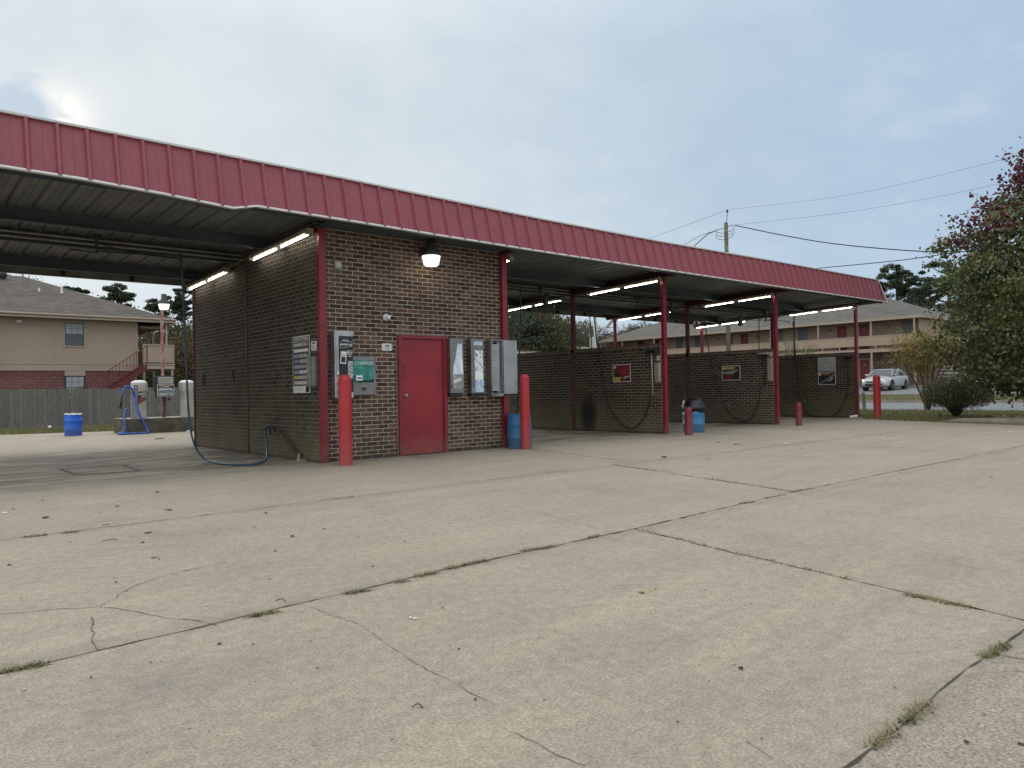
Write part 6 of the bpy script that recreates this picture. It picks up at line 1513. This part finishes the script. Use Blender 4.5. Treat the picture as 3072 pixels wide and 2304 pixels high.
for i, (a, b, sz) in enumerate([(925, 90, .06), (1185, 118, .09), (1645, 131, .06), (1675, 132, .05), (2150, 64, .07), (835, 76, .06)]): litter('paper_scrap', 1536+a*s1, 1250+b*s1, ('crumpled white paper in front of the bagged barrel', 'flattened white paper strip in front of the last bay', 'left white wrapper of a pair on the far slab', 'right white wrapper of a pair on the far slab', 'white wrapper near the kerb at the right edge', 'white scrap at the foot of the bagged barrel')[i], 'white', sz, None, seed=i+20)
dl_ = [(680, 327, .05), (195, 438, .05), (640, 503, .045), (40, 643, .03), (1262, 519, .035), (1400, 486, .02), (1190, 582, .022), (1130, 577, .014), (1750, 539, .018), (1660, 551, .014), (1550, 522, .014), (1318, 461, .014), (1147, 419, .03), (947, 985, .017), (1093, 984, .01), (500, 718, .018), (615, 545, .03), (735, 404, .045), (505, 388, .05), (430, 417, .025), (58, 401, .03), (1165, 702, .014), (1610, 648, .018), (1982, 1005, .012), (2055, 1225, .014), (1912, 828, .012), (1943, 461, .02), (1100, 478, .02), (185, 363, .03), (300, 543, .02), (1370, 1088, .01), (395, 1130, .012), (650, 1065, .01), (90, 787, .012), (660, 612, .02)]
for i, (a, b, sz) in enumerate(dl_): litter('dead_leaf', a*s1, 1250+b*s1, 'dark dead leaf lying on the concrete in the left half of the lot', 'deadleaf', sz, 'dead leaves on the left half of the lot', seed=i+40)
dr_ = [(988, 1091, .022), (620, 748, .010), (832, 750, .010), (1030, 810, .010), (716, 1323, .008), (1655, 1175, .008), (1365, 414, .02), (1672, 270, .03), (2070, 262, .035), (2000, 364, .02), (250, 346, .02), (178, 320, .02), (660, 176, .10), (850, 184, .05), (820, 218, .03), (993, 202, .03), (540, 82, .05), (970, 120, .10), (890, 112, .09), (1590, 77, .06), (1255, 140, .05), (2043, 1290, .012), (1965, 1411, .015), (2200, 1418, .016), (1100, 1189, .006), (185, 928, .008)]
for i, (a, b, sz) in enumerate(dr_): litter('dead_leaf', 1536+a*s1, 1250+b*s1, 'dark dead leaf lying on the concrete in the right half of the lot', 'deadleaf', sz, 'dead leaves on the right half of the lot', seed=i+90)
litter('yellow_leaf', 1536+562*s1, 1250+762*s1, 'curled yellow leaf alone in the middle of the foreground slab', 'leafy', .034, None, n=7, seed=4)
# twigs
for i, (a, b, c, d) in enumerate([(440, 472, 475, 470), (705, 405, 745, 406), (440, 541, 510, 536), (1780, 1262, 1828, 1264), (1190, 799, 1235, 802), (662, 613, 690, 620)]):
    p, q_ = gp(a*s1, 1250+b*s1), gp(c*s1, 1250+d*s1); mb = MB(); mb.tube([(p[0], p[1], .006), ((p[0]+q_[0])/2+.01, (p[1]+q_[1])/2+.01, .012), (q_[0], q_[1], .005)], .0025, 4, smooth=3); tag(mb.build('twig', 'bark'), 'thin brown twig lying on the concrete left of centre', 'twig', 'twigs on the lot')
# cup, bottle, bag
o = thing('paper_cup', (17.85, -.02, 0), 'white paper cup lying on its side at the foot of the last column', 'cup')
mb = MB(); mb.tube([(17.80, .03, .036), (17.965, -.11, .052)], .034, 14, r1=.052); mb.tube([(17.96, -.106, .052), (17.97, -.115, .052)], .056, 14); smooth_angle(mb.build('cup', 'white', o), 50)
mb = MB(); mb.tube([(.14, 9.0, .03), (.28, 8.98, .03), (.33, 8.97, .03)], .03, 10, r1=.012); mb.v = [(x, y, max(z, .002)) for x, y, z in mb.v]; tag(mb.build('plastic_bottle', 'duct', smooth=True), 'crushed clear bottle on the wet floor before the vacuum island', 'bottle')
mb = MB(); rnd = random.Random(3); mb.ring_loft([[(-.31+r*rnd.uniform(.8, 1.2)*math.cos(a), 20.1+r*rnd.uniform(.8, 1.2)*math.sin(a), z) for a in np.linspace(0, 6.283, 10)[:-1]] for r, z in ((.05, -.01), (.07, .03), (.05, .07), (.02, .09))]); tag(mb.build('plastic_bag', 'white', smooth=True), 'small white plastic bag in the grass by the board fence', 'bag')
x_, y_ = gp(565, 1295); mb = MB(); mb.ring_loft([[(x_+r*math.cos(a), y_+r*.7*math.sin(a), z) for a in np.linspace(0, 6.283, 9)[:-1]] for r, z in ((.05, 0), (.06, .02), (.03, .04))]); tag(mb.build('foam_cup_lid', 'white', smooth=True), 'white lid on the ground near the side wall and vacuum island', 'lid')
# drain pit cover in the left bay
mb = MB(); P = [gp(182, 1408), gp(368, 1396), gp(417, 1413), gp(229, 1425)]
for a, b in zip(P, P[1:]+P[:1]):
    A_, B_ = Vector((a[0], a[1], .004)), Vector((b[0], b[1], .004)); n_ = (B_-A_).normalized().cross(Vector((0, 0, 1)))*.022
    mb.quad(A_-n_, B_-n_, B_+n_, A_+n_)
mb.poly([(p[0], p[1], .0025) for p in P][::-1], 1)
tag(mb.build('drain_cover', ['joint', 'concrete']), 'square drain pit cover in the floor of the left bay', 'drain cover')
